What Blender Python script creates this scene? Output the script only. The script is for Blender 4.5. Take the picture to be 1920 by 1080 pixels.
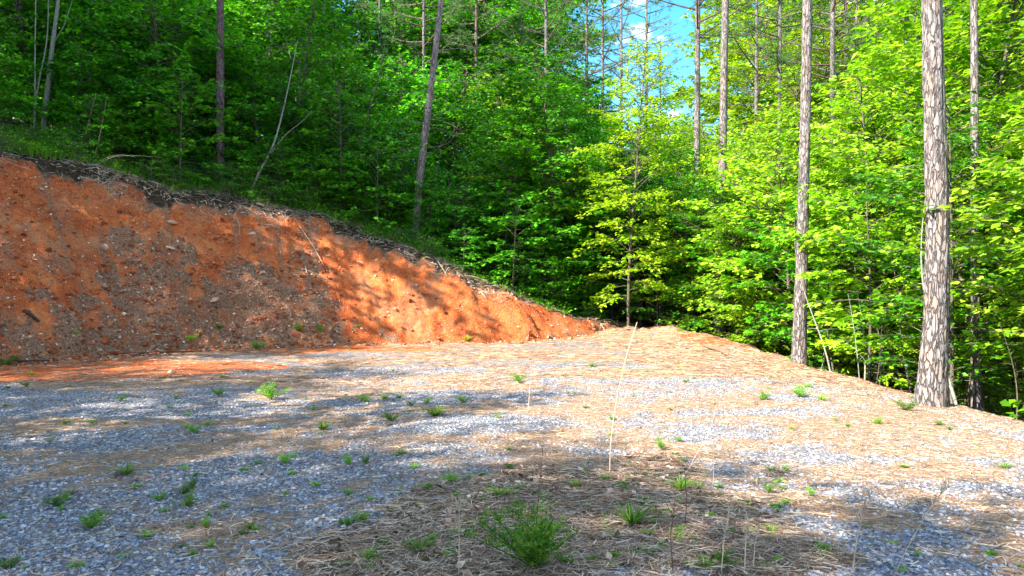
import bpy, math, random
import numpy as np
R = math.radians
S = bpy.context.scene
for o in list(bpy.data.objects): bpy.data.objects.remove(o)
COL = S.collection
# ------------------------------------------------------------------ camera, sky, sun, exposure
F = 1400.0
CAMZ = 1.7
cam = bpy.data.objects.new('camera', bpy.data.cameras.new('camera'))
COL.objects.link(cam); S.camera = cam
cam.location = (0, 0, CAMZ); cam.rotation_euler = (R(90), 0, 0)
cam.data.sensor_width = 36; cam.data.lens = 36 * F / 1920
cam.data.clip_start = 0.05; cam.data.clip_end = 3000
SUN_AZ = R(236)      # compass direction of the sun, 0 = +Y, clockwise
SUN_EL = R(37)
W = bpy.data.worlds.new('World'); S.world = W; W.use_nodes = True
wn = W.node_tree; wn.nodes.clear()
def N(nt, t, **kw):
    n = nt.nodes.new(t)
    for k, v in kw.items():
        if k.startswith('i_'):
            n.inputs[k[2:].replace('_', ' ')].default_value = v
        else: setattr(n, k, v)
    return n
sky = N(wn, 'ShaderNodeTexSky', sky_type='NISHITA', sun_disc=False)
sky.sun_elevation = SUN_EL; sky.sun_rotation = SUN_AZ; sky.air_density = 1.0; sky.dust_density = 0.3; sky.ozone_density = 2.5
hs = N(wn, 'ShaderNodeHueSaturation'); hs.inputs['Saturation'].default_value = 1.35; hs.inputs['Hue'].default_value = 0.485
tc = N(wn, 'ShaderNodeTexCoord'); mp = N(wn, 'ShaderNodeMapping'); mp.inputs['Scale'].default_value = (1, 1, 2.2)
mp.inputs['Location'].default_value = (0.31, 0.0, 0.1)
nz = N(wn, 'ShaderNodeTexNoise'); nz.inputs['Scale'].default_value = 5.0; nz.inputs['Detail'].default_value = 7; nz.inputs['Roughness'].default_value = .6
cr = N(wn, 'ShaderNodeValToRGB'); cr.color_ramp.elements[0].position = .50; cr.color_ramp.elements[1].position = .60
mx = N(wn, 'ShaderNodeMix', data_type='RGBA')
bg = N(wn, 'ShaderNodeBackground'); bg.inputs['Strength'].default_value = 0.092
wo = N(wn, 'ShaderNodeOutputWorld')
L = wn.links.new
L(sky.outputs[0], hs.inputs['Color']); L(tc.outputs['Generated'], mp.inputs[0]); L(mp.outputs[0], nz.inputs['Vector'])
L(nz.outputs[0], cr.inputs[0]); L(cr.outputs[0], mx.inputs[0]); L(hs.outputs[0], mx.inputs[6]); mx.inputs[7].default_value = (9, 9.3, 9.8, 1)
L(mx.outputs[2], bg.inputs[0]); L(bg.outputs[0], wo.inputs[0])
sl = bpy.data.lights.new('sun', 'SUN'); sl.energy = 5.0; sl.angle = R(0.55); sl.color = (1, .90, .74)
sun = bpy.data.objects.new('sun', sl); COL.objects.link(sun); sun.location = (-20, -20, 30)
sdir = np.array([math.sin(SUN_AZ) * math.cos(SUN_EL), math.cos(SUN_AZ) * math.cos(SUN_EL), math.sin(SUN_EL)])
from mathutils import Vector
sun.rotation_euler = Vector(sdir).to_track_quat('Z', 'Y').to_euler()
S.view_settings.view_transform = 'Standard'; S.view_settings.look = 'None'
S.view_settings.exposure = 2.22; S.view_settings.gamma = 1
S.render.engine = 'CYCLES'
S.cycles.max_bounces = 6; S.cycles.diffuse_bounces = 3; S.cycles.transmission_bounces = 4; S.cycles.glossy_bounces = 2

# ------------------------------------------------------------------ helpers
def tag(o, label=None, cat=None, group=None, kind=None):
    if label: o['label'] = label
    if cat: o['category'] = cat
    if group: o['group'] = group
    if kind: o['kind'] = kind
    return o
def hash2(ix, iy, seed):
    h = (ix.astype(np.int64) * 374761393 + iy.astype(np.int64) * 668265263 + seed * 974634777) & 0xffffffff
    h = ((h ^ (h >> 13)) * 1274126177) & 0xffffffff
    return ((h ^ (h >> 16)) & 0xffff) / 65535.0
def vnoise(x, y, seed=0):
    x = np.asarray(x, float); y = np.asarray(y, float)
    ix = np.floor(x); iy = np.floor(y); fx = x - ix; fy = y - iy
    fx = fx * fx * fx * (fx * (fx * 6 - 15) + 10); fy = fy * fy * fy * (fy * (fy * 6 - 15) + 10)
    a = hash2(ix, iy, seed); b = hash2(ix + 1, iy, seed); c = hash2(ix, iy + 1, seed); d = hash2(ix + 1, iy + 1, seed)
    return (a + (b - a) * fx) * (1 - fy) + (c + (d - c) * fx) * fy - 0.5
def fbm(x, y, seed=0, oct=4, g=.5):
    r = 0; a = 1; t = 0
    for i in range(oct):
        r = r + a * vnoise(x * 2**i + 17.3 * i, y * 2**i - 9.1 * i, seed + i * 7); t += a; a *= g
    return r / t * 2     # about -1..1
def sstep(a, b, x):
    t = np.clip((x - a) / (b - a), 0, 1); return t * t * (3 - 2 * t)
class Geo:
    """collects vertices, faces of any size, a random value and a material index per face"""
    def __init__(s): s.v = []; s.f = []; s.a = []; s.m = []; s.n = 0
    def add(s, V, Fc, rnd=0.5, mi=0):
        V = np.asarray(V, np.float32).reshape(-1, 3); Fc = np.asarray(Fc, np.int32)
        s.v.append(V); s.f.append(Fc + s.n); s.n += len(V)
        s.a.append(np.broadcast_to(np.asarray(rnd, np.float32), (len(Fc),)).copy())
        s.m.append(np.full(len(Fc), mi, np.int32))
    def mesh(s, name, mats, smooth=False):
        me = bpy.data.meshes.new(name)
        V = np.concatenate(s.v); me.vertices.add(len(V)); me.vertices.foreach_set('co', V.ravel())
        loops = np.concatenate([f.ravel() for f in s.f]); me.loops.add(len(loops)); me.loops.foreach_set('vertex_index', loops)
        tot = np.concatenate([np.full(len(f), f.shape[1], np.int32) for f in s.f])
        st = np.r_[0, np.cumsum(tot)[:-1]].astype(np.int32)
        me.polygons.add(len(tot)); me.polygons.foreach_set('loop_start', st); me.polygons.foreach_set('loop_total', tot)
        me.polygons.foreach_set('material_index', np.concatenate(s.m))
        me.polygons.foreach_set('use_smooth', np.full(len(tot), smooth))
        at = me.attributes.new('rnd', 'FLOAT', 'FACE'); at.data.foreach_set('value', np.concatenate(s.a))
        for m in (mats if isinstance(mats, (list, tuple)) else [mats]): me.materials.append(m)
        me.update(calc_edges=True)
        return me
def link(name, me, parent=None, loc=None):
    o = bpy.data.objects.new(name, me); COL.objects.link(o)
    if parent: o.parent = parent
    if loc is not None: o.location = loc
    return o
def empty(name, loc, rz=0):
    o = bpy.data.objects.new(name, None); COL.objects.link(o); o.location = loc; o.rotation_euler = (0, 0, rz)
    o.empty_display_size = .3; return o
def norm(v): return v / np.maximum(np.linalg.norm(v, axis=-1, keepdims=True), 1e-9)
def tube(g, P, rad, n=6, rnd=.5, mi=0, rough=0, seed=0, cap=True):
    P = np.asarray(P, float); rad = np.broadcast_to(np.asarray(rad, float), (len(P),))
    T = norm(np.gradient(P, axis=0)); ref = np.array([1., 0, 0]) if abs(T[0][2]) > .8 else np.array([0, 0, 1.])
    U = norm(np.cross(T, ref)); V = np.cross(T, U)
    a = np.linspace(0, 2 * np.pi, n, endpoint=False)
    rr = np.repeat(rad[:, None], n, 1)
    if rough:
        A, B = np.meshgrid(a, np.arange(len(P)))
        ln = np.r_[0, np.cumsum(np.linalg.norm(np.diff(P, axis=0), axis=1))][:, None]
        k = np.cos(A) * 3; k2 = np.sin(A) * 3
        rr = rr * (1 + rough * (vnoise(k * 2.2 + ln * .9, k2 * 2.2 + ln * 1.7, seed) + .6 * vnoise(k * 5 + ln * 3, k2 * 5 - ln * 5, seed + 3)))
    X = P[:, None] + rr[..., None] * (np.cos(a)[None, :, None] * U[:, None] + np.sin(a)[None, :, None] * V[:, None])
    i = np.arange(len(P) - 1)[:, None] * n; j = np.arange(n)[None]; jn = (j + 1) % n
    Fq = np.stack([i + j, i + jn, i + n + jn, i + n + j], -1).reshape(-1, 4)
    g.add(X.reshape(-1, 3), Fq, rnd, mi)
def batch_tubes(g, P, r0, r1, rnd, mi=0, n=3):
    """many thin tubes at once; P: (B,K,3)"""
    B, K, _ = P.shape
    T = norm(np.gradient(P, axis=1)); ref = np.array([.31, .17, .93]); U = norm(np.cross(T, ref)); V = np.cross(T, U)
    a = np.linspace(0, 2 * np.pi, n, endpoint=False)
    rad = np.asarray(r0)[:, None] * (1 - np.linspace(0, 1, K)) + np.asarray(r1)[:, None] * np.linspace(0, 1, K)
    X = P[:, :, None] + rad[:, :, None, None] * (np.cos(a)[:, None] * U[:, :, None] + np.sin(a)[:, None] * V[:, :, None])
    b = (np.arange(B) * K * n)[:, None, None]; i = (np.arange(K - 1) * n)[None, :, None]; j = np.arange(n)[None, None]; jn = (j + 1) % n
    Fq = np.stack([b + i + j, b + i + jn, b + i + n + jn, b + i + n + j], -1).reshape(-1, 4)
    g.add(X.reshape(-1, 3), Fq, np.repeat(rnd, (K - 1) * n), mi)
LEAF_D = (np.array([(0, 0, 0), (-.33, .42, .07), (0, 1, -.05), (.33, .42, .07)]), [(0, 3, 2), (0, 2, 1)])
LEAF_M = (np.array([(0, .1, 0), (-.42, .18, .05), (-.3, .45, .05), (-.52, .72, .0), (-.18, .68, .05), (0, 1.08, -.08),
                    (.18, .68, .05), (.52, .72, 0), (.3, .45, .05), (.42, .18, .05)]),
          [(0, 2, 1), (0, 4, 2), (2, 4, 3), (0, 6, 4), (4, 6, 5), (0, 8, 6), (6, 8, 7), (0, 9, 8)])
def leaves(g, P, U, Nn, size, rnd, tmpl=LEAF_D, mi=0):
    T, Fc = tmpl; Fc = np.array(Fc)
    U = norm(U); Sd = norm(np.cross(U, Nn)); Nn = np.cross(Sd, U)
    sz = np.asarray(size)[:, None, None]
    V = P[:, None] + sz * (T[None, :, 0, None] * Sd[:, None] + T[None, :, 1, None] * U[:, None] + T[None, :, 2, None] * Nn[:, None])
    k = len(T); Fa = (np.arange(len(P)) * k)[:, None, None] + Fc[None]
    g.add(V.reshape(-1, 3), Fa.reshape(-1, 3), np.repeat(rnd, len(Fc)), mi)

# ------------------------------------------------------------------ materials
def newmat(name):
    m = bpy.data.materials.new(name); m.use_nodes = True; nt = m.node_tree; nt.nodes.clear()
    out = N(nt, 'ShaderNodeOutputMaterial'); return m, nt, out
def ramp(nt, stops, interp='LINEAR'):
    n = N(nt, 'ShaderNodeValToRGB'); e = n.color_ramp.elements; n.color_ramp.interpolation = interp
    while len(e) < len(stops): e.new(.5)
    for q, (p, c) in zip(e, stops): q.position = p; q.color = (*c, 1) if len(c) == 3 else c
    return n
def leafmat(name, stops, trans=.4, hv=.25, tcol=1.25, rough=.5):
    m, nt, out = newmat(name); l = nt.links.new
    at = N(nt, 'ShaderNodeAttribute', attribute_name='rnd'); rp = ramp(nt, stops); l(at.outputs['Fac'], rp.inputs[0])
    oi = N(nt, 'ShaderNodeObjectInfo')
    mr = N(nt, 'ShaderNodeMapRange'); mr.inputs['To Min'].default_value = 1 - hv; mr.inputs['To Max'].default_value = 1 + hv
    l(oi.outputs['Random'], mr.inputs[0])
    h = N(nt, 'ShaderNodeHueSaturation'); l(rp.outputs[0], h.inputs['Color']); l(mr.outputs[0], h.inputs['Value'])
    p = N(nt, 'ShaderNodeBsdfPrincipled'); p.inputs['Roughness'].default_value = rough; p.inputs['Specular IOR Level'].default_value = .35
    t = N(nt, 'ShaderNodeBsdfTranslucent'); l(h.outputs[0], p.inputs['Base Color'])
    g = N(nt, 'ShaderNodeMix', data_type='RGBA', blend_type='MULTIPLY'); g.inputs[0].default_value = 1
    l(h.outputs[0], g.inputs[6]); g.inputs[7].default_value = (tcol * 1.1, tcol, .6, 1); l(g.outputs[2], t.inputs[0])
    mxs = N(nt, 'ShaderNodeMixShader'); mxs.inputs[0].default_value = trans
    l(p.outputs[0], mxs.inputs[1]); l(t.outputs[0], mxs.inputs[2]); l(mxs.outputs[0], out.inputs[0]); return m
def bitmat(name, stops, rough=.9, noise=0, bump=0):
    m, nt, out = newmat(name); l = nt.links.new
    at = N(nt, 'ShaderNodeAttribute', attribute_name='rnd'); rp = ramp(nt, stops); l(at.outputs['Fac'], rp.inputs[0])
    p = N(nt, 'ShaderNodeBsdfPrincipled'); p.inputs['Roughness'].default_value = rough; p.inputs['Specular IOR Level'].default_value = .2
    c = rp.outputs[0]
    if noise:
        tc = N(nt, 'ShaderNodeTexCoord'); n = N(nt, 'ShaderNodeTexNoise'); n.inputs['Scale'].default_value = noise; n.inputs['Detail'].default_value = 5
        l(tc.outputs['Object'], n.inputs['Vector'])
        r2 = ramp(nt, [(.3, (.55, .55, .55)), (.7, (1.3, 1.3, 1.3))]); l(n.outputs[0], r2.inputs[0])
        g = N(nt, 'ShaderNodeMix', data_type='RGBA', blend_type='MULTIPLY'); g.inputs[0].default_value = 1
        l(c, g.inputs[6]); l(r2.outputs[0], g.inputs[7]); c = g.outputs[2]
        b = N(nt, 'ShaderNodeBump'); b.inputs['Strength'].default_value = bump or .4; b.inputs['Distance'].default_value = .03
        l(n.outputs[0], b.inputs['Height']); l(b.outputs[0], p.inputs['Normal'])
    l(c, p.inputs['Base Color']); l(p.outputs[0], out.inputs[0]); return m
def barkmat(name, plate, crack, sc=9, stretch=.28, bump=1.0, patch=None, crackw=.09, part=.0):
    """pine bark: tall irregular plates parted by dark furrows"""
    m, nt, out = newmat(name); l = nt.links.new
    tc = N(nt, 'ShaderNodeTexCoord'); mp = N(nt, 'ShaderNodeMapping'); mp.inputs['Scale'].default_value = (1, 1, stretch)
    l(tc.outputs['Object'], mp.inputs[0])
    dn = N(nt, 'ShaderNodeTexNoise'); dn.inputs['Scale'].default_value = sc * .9; dn.inputs['Detail'].default_value = 3; l(mp.outputs[0], dn.inputs['Vector'])
    ad = N(nt, 'ShaderNodeMix', data_type='VECTOR'); ad.inputs[0].default_value = .12; l(mp.outputs[0], ad.inputs[4]); l(dn.outputs['Color'], ad.inputs[5])
    vo = N(nt, 'ShaderNodeTexVoronoi', feature='DISTANCE_TO_EDGE'); vo.inputs['Scale'].default_value = sc; l(ad.outputs[1], vo.inputs['Vector'])
    vc = N(nt, 'ShaderNodeTexVoronoi'); vc.inputs['Scale'].default_value = sc; l(ad.outputs[1], vc.inputs['Vector'])
    edge = N(nt, 'ShaderNodeMapRange'); edge.inputs['From Max'].default_value = crackw; l(vo.outputs['Distance'], edge.inputs[0])
    if part:   # furrows that open and close instead of one even net
        pn = N(nt, 'ShaderNodeTexNoise'); pn.inputs['Scale'].default_value = sc * 1.1; pn.inputs['Detail'].default_value = 3; l(mp.outputs[0], pn.inputs['Vector'])
        pr = N(nt, 'ShaderNodeMapRange'); pr.inputs['From Min'].default_value = .42; pr.inputs['From Max'].default_value = .62; pr.inputs['To Max'].default_value = part; l(pn.outputs[0], pr.inputs[0])
        sx = N(nt, 'ShaderNodeSeparateXYZ'); l(tc.outputs['Object'], sx.inputs[0]); hz = N(nt, 'ShaderNodeMapRange'); l(sx.outputs[2], hz.inputs[0])
        hz.inputs['From Min'].default_value = .5; hz.inputs['From Max'].default_value = 5; hz.inputs['To Min'].default_value = .15
        hm2 = N(nt, 'ShaderNodeMath', operation='MULTIPLY'); l(pr.outputs[0], hm2.inputs[0]); l(hz.outputs[0], hm2.inputs[1]); pr = hm2
        em = N(nt, 'ShaderNodeMath', operation='MAXIMUM'); l(edge.outputs[0], em.inputs[0]); l(pr.outputs[0], em.inputs[1]); edge = em
    fn = N(nt, 'ShaderNodeTexNoise'); fn.inputs['Scale'].default_value = sc * 5; fn.inputs['Detail'].default_value = 6; l(tc.outputs['Object'], fn.inputs['Vector'])
    lo = [x * .6 for x in plate]; hi = [min(1, x * 1.25) for x in plate]
    rp = ramp(nt, [(.3, lo), (.7, hi)]); l(fn.outputs[0], rp.inputs[0])
    c = rp.outputs[0]
    if patch:
        pm = N(nt, 'ShaderNodeMix', data_type='RGBA'); sp = N(nt, 'ShaderNodeSeparateColor'); l(vc.outputs['Color'], sp.inputs[0])
        st = N(nt, 'ShaderNodeMapRange'); st.inputs['From Min'].default_value = .55; st.inputs['From Max'].default_value = .95; l(sp.outputs[0], st.inputs[0])
        l(st.outputs[0], pm.inputs[0]); l(c, pm.inputs[6]); pm.inputs[7].default_value = (*patch, 1); c = pm.outputs[2]
    mx = N(nt, 'ShaderNodeMix', data_type='RGBA'); l(edge.outputs[0], mx.inputs[0]); mx.inputs[6].default_value = (*crack, 1); l(c, mx.inputs[7])
    p = N(nt, 'ShaderNodeBsdfPrincipled'); p.inputs['Roughness'].default_value = .9; p.inputs['Specular IOR Level'].default_value = .15
    l(mx.outputs[2], p.inputs['Base Color'])
    hm = N(nt, 'ShaderNodeMath', operation='MULTIPLY_ADD'); l(fn.outputs[0], hm.inputs[0]); hm.inputs[1].default_value = .35; l(edge.outputs[0], hm.inputs[2])
    b = N(nt, 'ShaderNodeBump'); b.inputs['Strength'].default_value = bump; b.inputs['Distance'].default_value = .02; l(hm.outputs[0], b.inputs['Height'])
    l(b.outputs[0], p.inputs['Normal']); l(p.outputs[0], out.inputs[0]); return m
M_PINE = barkmat('grey_pine_bark', (.205, .19, .195), (.035, .03, .032), sc=17, stretch=.25, patch=(.20, .16, .145), crackw=.15, part=.6)
M_PINE_D = barkmat('dark_pine_bark', (.15, .11, .125), (.025, .02, .025), sc=18, patch=(.17, .085, .07))
M_PINE_M = barkmat('mid_pine_bark', (.24, .20, .21), (.05, .04, .045), sc=16, patch=(.25, .18, .16), part=.5)
M_BARK = barkmat('smooth_grey_bark', (.11, .095, .075), (.05, .045, .035), sc=14, stretch=.5, bump=.5)
M_PALE = barkmat('pale_grey_bark', (.25, .25, .22), (.13, .13, .115), sc=12, stretch=.6, bump=.4)
M_STICK = bitmat('dry_wood', [(0, (.16, .12, .09)), (1, (.42, .34, .27))], noise=20)
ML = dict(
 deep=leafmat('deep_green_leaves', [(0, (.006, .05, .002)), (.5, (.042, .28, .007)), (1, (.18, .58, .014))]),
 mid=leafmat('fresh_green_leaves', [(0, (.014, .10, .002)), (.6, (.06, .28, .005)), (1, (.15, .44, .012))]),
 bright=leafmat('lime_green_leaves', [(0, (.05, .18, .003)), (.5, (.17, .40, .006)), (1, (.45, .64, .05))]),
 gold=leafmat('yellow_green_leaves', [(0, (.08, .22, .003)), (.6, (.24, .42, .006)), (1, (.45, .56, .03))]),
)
M_NEEDLE = leafmat('pine_needles', [(0, (.03, .09, .02)), (1, (.10, .20, .05))], trans=.2, tcol=1)
M_NEEDLE_L = leafmat('pale_pine_needles', [(0, (.10, .18, .05)), (1, (.22, .30, .10))], trans=.25, tcol=1)
M_GRASS = leafmat('weed_green', [(0, (.03, .14, .008)), (.7, (.11, .32, .015)), (.9, (.26, .42, .03)), (1, (.40, .34, .08))], trans=.35, hv=.45)
M_STRAW = bitmat('straw_and_needles', [(0, (.12, .08, .055)), (.5, (.30, .22, .15)), (1, (.52, .42, .31))])
M_RUST = bitmat('rust_pine_straw', [(0, (.15, .075, .045)), (.5, (.34, .20, .125)), (1, (.56, .41, .29))])
M_DEADG = bitmat('grey_dead_grass', [(0, (.08, .05, .035)), (.5, (.26, .18, .13)), (1, (.52, .43, .34))])
M_LITTER = bitmat('brown_leaf_litter', [(0, (.05, .03, .02)), (.5, (.22, .125, .085)), (.8, (.36, .25, .19)), (1, (.60, .47, .38))])
M_STONE = bitmat('blue_grey_crushed_stone', [(0, (.06, .07, .10)), (.45, (.17, .195, .26)), (.75, (.28, .31, .38)), (.86, (.30, .27, .24)), (1, (.50, .50, .52))], rough=.8)
M_PEB = bitmat('tan_pebbles', [(0, (.20, .09, .05)), (.6, (.42, .25, .16)), (1, (.62, .48, .38))], noise=15)
M_STALK = bitmat('straw_coloured_stalk', [(0, (.28, .21, .15)), (1, (.46, .36, .26))])
M_STALK_L = bitmat('pale_straw_stalk', [(0, (.34, .26, .19)), (1, (.50, .40, .30))])
M_DSTEM = bitmat('dark_dry_stem', [(0, (.03, .018, .015)), (1, (.09, .05, .04))])

# ------------------------------------------------------------------ terrain
TOE = np.array([(-26,-6),(-20,2),(-15.5,9),(-12.8,13.2),(-11,16.1),(-10.3,17.7),(-9.1,19.35),(-7.6,21),(-5.7,22),(-3.4,22.7),(-1,23.3),(.7,24.2),(2.6,25.8),(4.5,28),(7,32),(12,40),(18,52)], float)
TS = np.r_[0, np.cumsum(np.hypot(*np.diff(TOE, axis=0).T))]
HB = np.array([4,5,5.3,5.6,5.77,5.24,5.19,4.5,4.1,3.11,2.11,1.5,.53,.26,.06,0,0])
def toe_coords(x, y):
    best = np.full(x.shape, 1e9); d = np.zeros(x.shape); s = np.zeros(x.shape)
    for i in range(len(TOE) - 1):
        a, b = TOE[i], TOE[i + 1]; ab = b - a; l2 = ab @ ab
        t = ((x - a[0]) * ab[0] + (y - a[1]) * ab[1]) / l2
        tt = np.clip(t, -20 if i == 0 else 0, 20 if i == len(TOE) - 2 else 1)
        dx = x - a[0] - tt * ab[0]; dy = y - a[1] - tt * ab[1]; q = np.hypot(dx, dy)
        side = np.sign(ab[0] * (y - a[1]) - ab[1] * (x - a[0]))
        m = q < best; best[m] = q[m]; d[m] = (q * side)[m]; s[m] = (TS[i] + tt * math.sqrt(l2))[m]
    return d, s
def terrain(x, y):
    x = np.asarray(x, float); y = np.asarray(y, float)
    d, s = toe_coords(x, y)
    H = np.interp(s, TS, HB); Wd = .8 * H + 1e-3
    dw = d + .35 * fbm(s * .5, d * 0 + 3, 5, 3) * np.clip(H / 3, 0, 1)
    u = np.clip(dw / Wd, 0, 1)
    prof = np.where(u < .12, u * u / .24 , u - .06) / .94
    on = sstep(0, .12, u) * (1 - sstep(.93, 1.0, u)) * np.clip(H / 2.5, 0, 1)
    bank = H * prof
    gl = fbm(s * .8, d * .12, 11, 3)
    det = .07 * np.abs(fbm(s * 3.5, d * 2.2, 17, 4, .65)) + .045 * fbm(s * 11, d * 11, 18, 2, .6) + .18 * gl - .16 * np.abs(fbm(s * 1.7 + .3 * d, d * .25, 12, 2)) + .16 * fbm(s * 1.3, d * 1.6, 13, 4) \
        + .07 * fbm(s * 5, d * 5, 14, 3, .6) - .09 * sstep(.25, .6, fbm(s * 3.2, d * 4, 15, 2))
    led = sstep(.1, .5, fbm(s * .35, d * 2.6, 16, 3)) * sstep(30, 31, s) * (1 - sstep(35, 36.5, s)) * .16
    edge = np.exp(-((s - 33.4) / 1.6)**2) * (np.exp(-((u - .375 - .02 * fbm(s * 2, d * 0, 19, 2)) / .022)**2) - 1.1 * np.exp(-((u - .325 - .02 * fbm(s * 2, d * 0, 19, 2)) / .022)**2))
    det = det + .22 * edge * sstep(-.5, .1, fbm(s * 2.2, d * 0 + 1, 20, 2))
    for g0 in (26.6, 27.5, 28.3, 29.2, 30.3, 31.9, 32.9, 34.2): det = det - .05 * np.exp(-((s + .12 * fbm(d * .9, s * 0, 63, 2) - g0 - .18 * (u - .5)) / .13)**2)
    bank = bank + on * (det + led)
    back = np.maximum(d - Wd, 0)
    k = np.clip(H / 4.5, 0, 1.15)
    hill = k * (np.minimum(back, 4) * .36 + np.clip(back - 4, 0, 45) * .17)
    hill = hill + sstep(0, 3, back) * .35 * fbm(x * .25, y * .25, 21, 3)
    # pad: gentle crown and unevenness
    pad = .05 * fbm(x * .3, y * .3, 31, 3) + .015 * fbm(x * 2.5, y * 2.5, 32, 3)
    fg = .05 * np.exp(-(((x - 1.0) / 3)**2 + ((y - 4.0) / 2)**2))
    mound = .0
    for cx, cy, r, h in [(5.9,25.5,1.2,.28),(6.3,23.3,.9,.20),(6.5,21,.8,.16),(6.6,19,.7,.10),(3.6,26.3,1.1,.16),(4.8,26.4,1.1,.2)]:
        mound = mound + h * np.exp(-((x - cx)**2 + (y - cy)**2) / r**2)
    mound = mound * (1 + .5 * fbm(x * 1.5, y * 1.5, 33, 3))
    # falls away past the right edge
    e = x - 6.75 - .25 * fbm(y * .35, x * 0, 41, 2)
    drop = np.where(e > 0, np.sqrt(e * e + .09) - .3, 0); drop = 3.6 * (1 - np.exp(-drop * .62 / 3.6)) + .035 * np.clip(e, 0, 60)
    drop = drop * (1 - .45 * sstep(24, 40, y))
    rim = -.10 * sstep(-1.6, 0, e) * (e < 0) - .10 * (e >= 0)
    far = 17 * sstep(42, 95, y) 
    return far + bank + hill + pad + fg + mound - drop + rim * sstep(-5, 3, x)
def axis(lo, hi, step, far):
    a = np.arange(lo, hi + 1e-6, step); out = []; p = hi; st = step
    while p < far[1]: st *= 1.13; p += st; out.append(p)
    neg = []; p = lo; st = step
    while p > far[0]: st *= 1.13; p -= st; neg.append(p)
    return np.r_[neg[::-1], a, out]
GX = axis(-17, 9, .065, (-600, 600)); GY = axis(3.2, 28, .065, (-300, 900))
XX, YY = np.meshgrid(GX, GY); ZZ = terrain(XX, YY); DD, SS = toe_coords(XX, YY)
def gz(x, y):
    x = np.asarray(x, float); y = np.asarray(y, float)
    i = np.clip(np.searchsorted(GX, x) - 1, 0, len(GX) - 2); j = np.clip(np.searchsorted(GY, y) - 1, 0, len(GY) - 2)
    tx = (x - GX[i]) / (GX[i + 1] - GX[i]); ty = (y - GY[j]) / (GY[j + 1] - GY[j])
    return (ZZ[j, i] * (1 - tx) + ZZ[j, i + 1] * tx) * (1 - ty) + (ZZ[j + 1, i] * (1 - tx) + ZZ[j + 1, i + 1] * tx) * ty
def gn(x, y):
    e = .06; n = np.stack([gz(x - e, y) - gz(x + e, y), gz(x, y - e) - gz(x, y + e), np.full(np.shape(x), 2 * e)], -1); return norm(n)
def P2(px, py, z=0):   # ground point seen at a pixel of the photograph
    D = (CAMZ - z) * F / max(py - 540, 1); return (px - 960) / F * D, D
def PD(px, D): return (px - 960) / F * D, D
# --- where the surface is stone, straw, dead grass or clay (weights stored on the mesh)
def blob(x, y, cx, cy, rx, ry, seed=0, soft=.6):
    q = ((x - cx) / rx)**2 + ((y - cy) / ry)**2
    return np.clip((1 - q) / soft, 0, 1)
def pblob(x, y, px, py, rpx, rpy, soft=.6):
    cx, cy = P2(px, py); near = P2(px, py + rpy)[1]; far = P2(px, max(py - rpy, 560))[1]
    return blob(x, y, cx, (near + far) / 2, rpx / F * cy, (far - near) / 2, soft=soft)
STRAW = [(1120,850,300,45),(1350,930,170,60),(1000,835,190,30),(1560,830,130,25),(300,715,420,14),(750,725,500,9),(1250,700,500,11),
         (1000,770,250,14),(300,790,330,12),(150,850,420,24),(1550,960,120,40),(1700,880,150,20),(1450,1040,220,60),(1250,760,260,14),(1650,780,200,14),(1800,850,120,10),(560,835,120,12)]
FGB = [(1030,1030,420,110),(1330,1020,190,120),(760,1060,260,70),(1400,980,120,60),(1500,1060,160,40),(1080,930,250,60),(1230,900,120,60),(1420,1060,160,50),(860,960,170,60)]
CLAYP = [(150,700,400,22),(330,690,260,16),(60,690,300,26),(600,655,300,8),(1330,640,70,10)]
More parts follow.
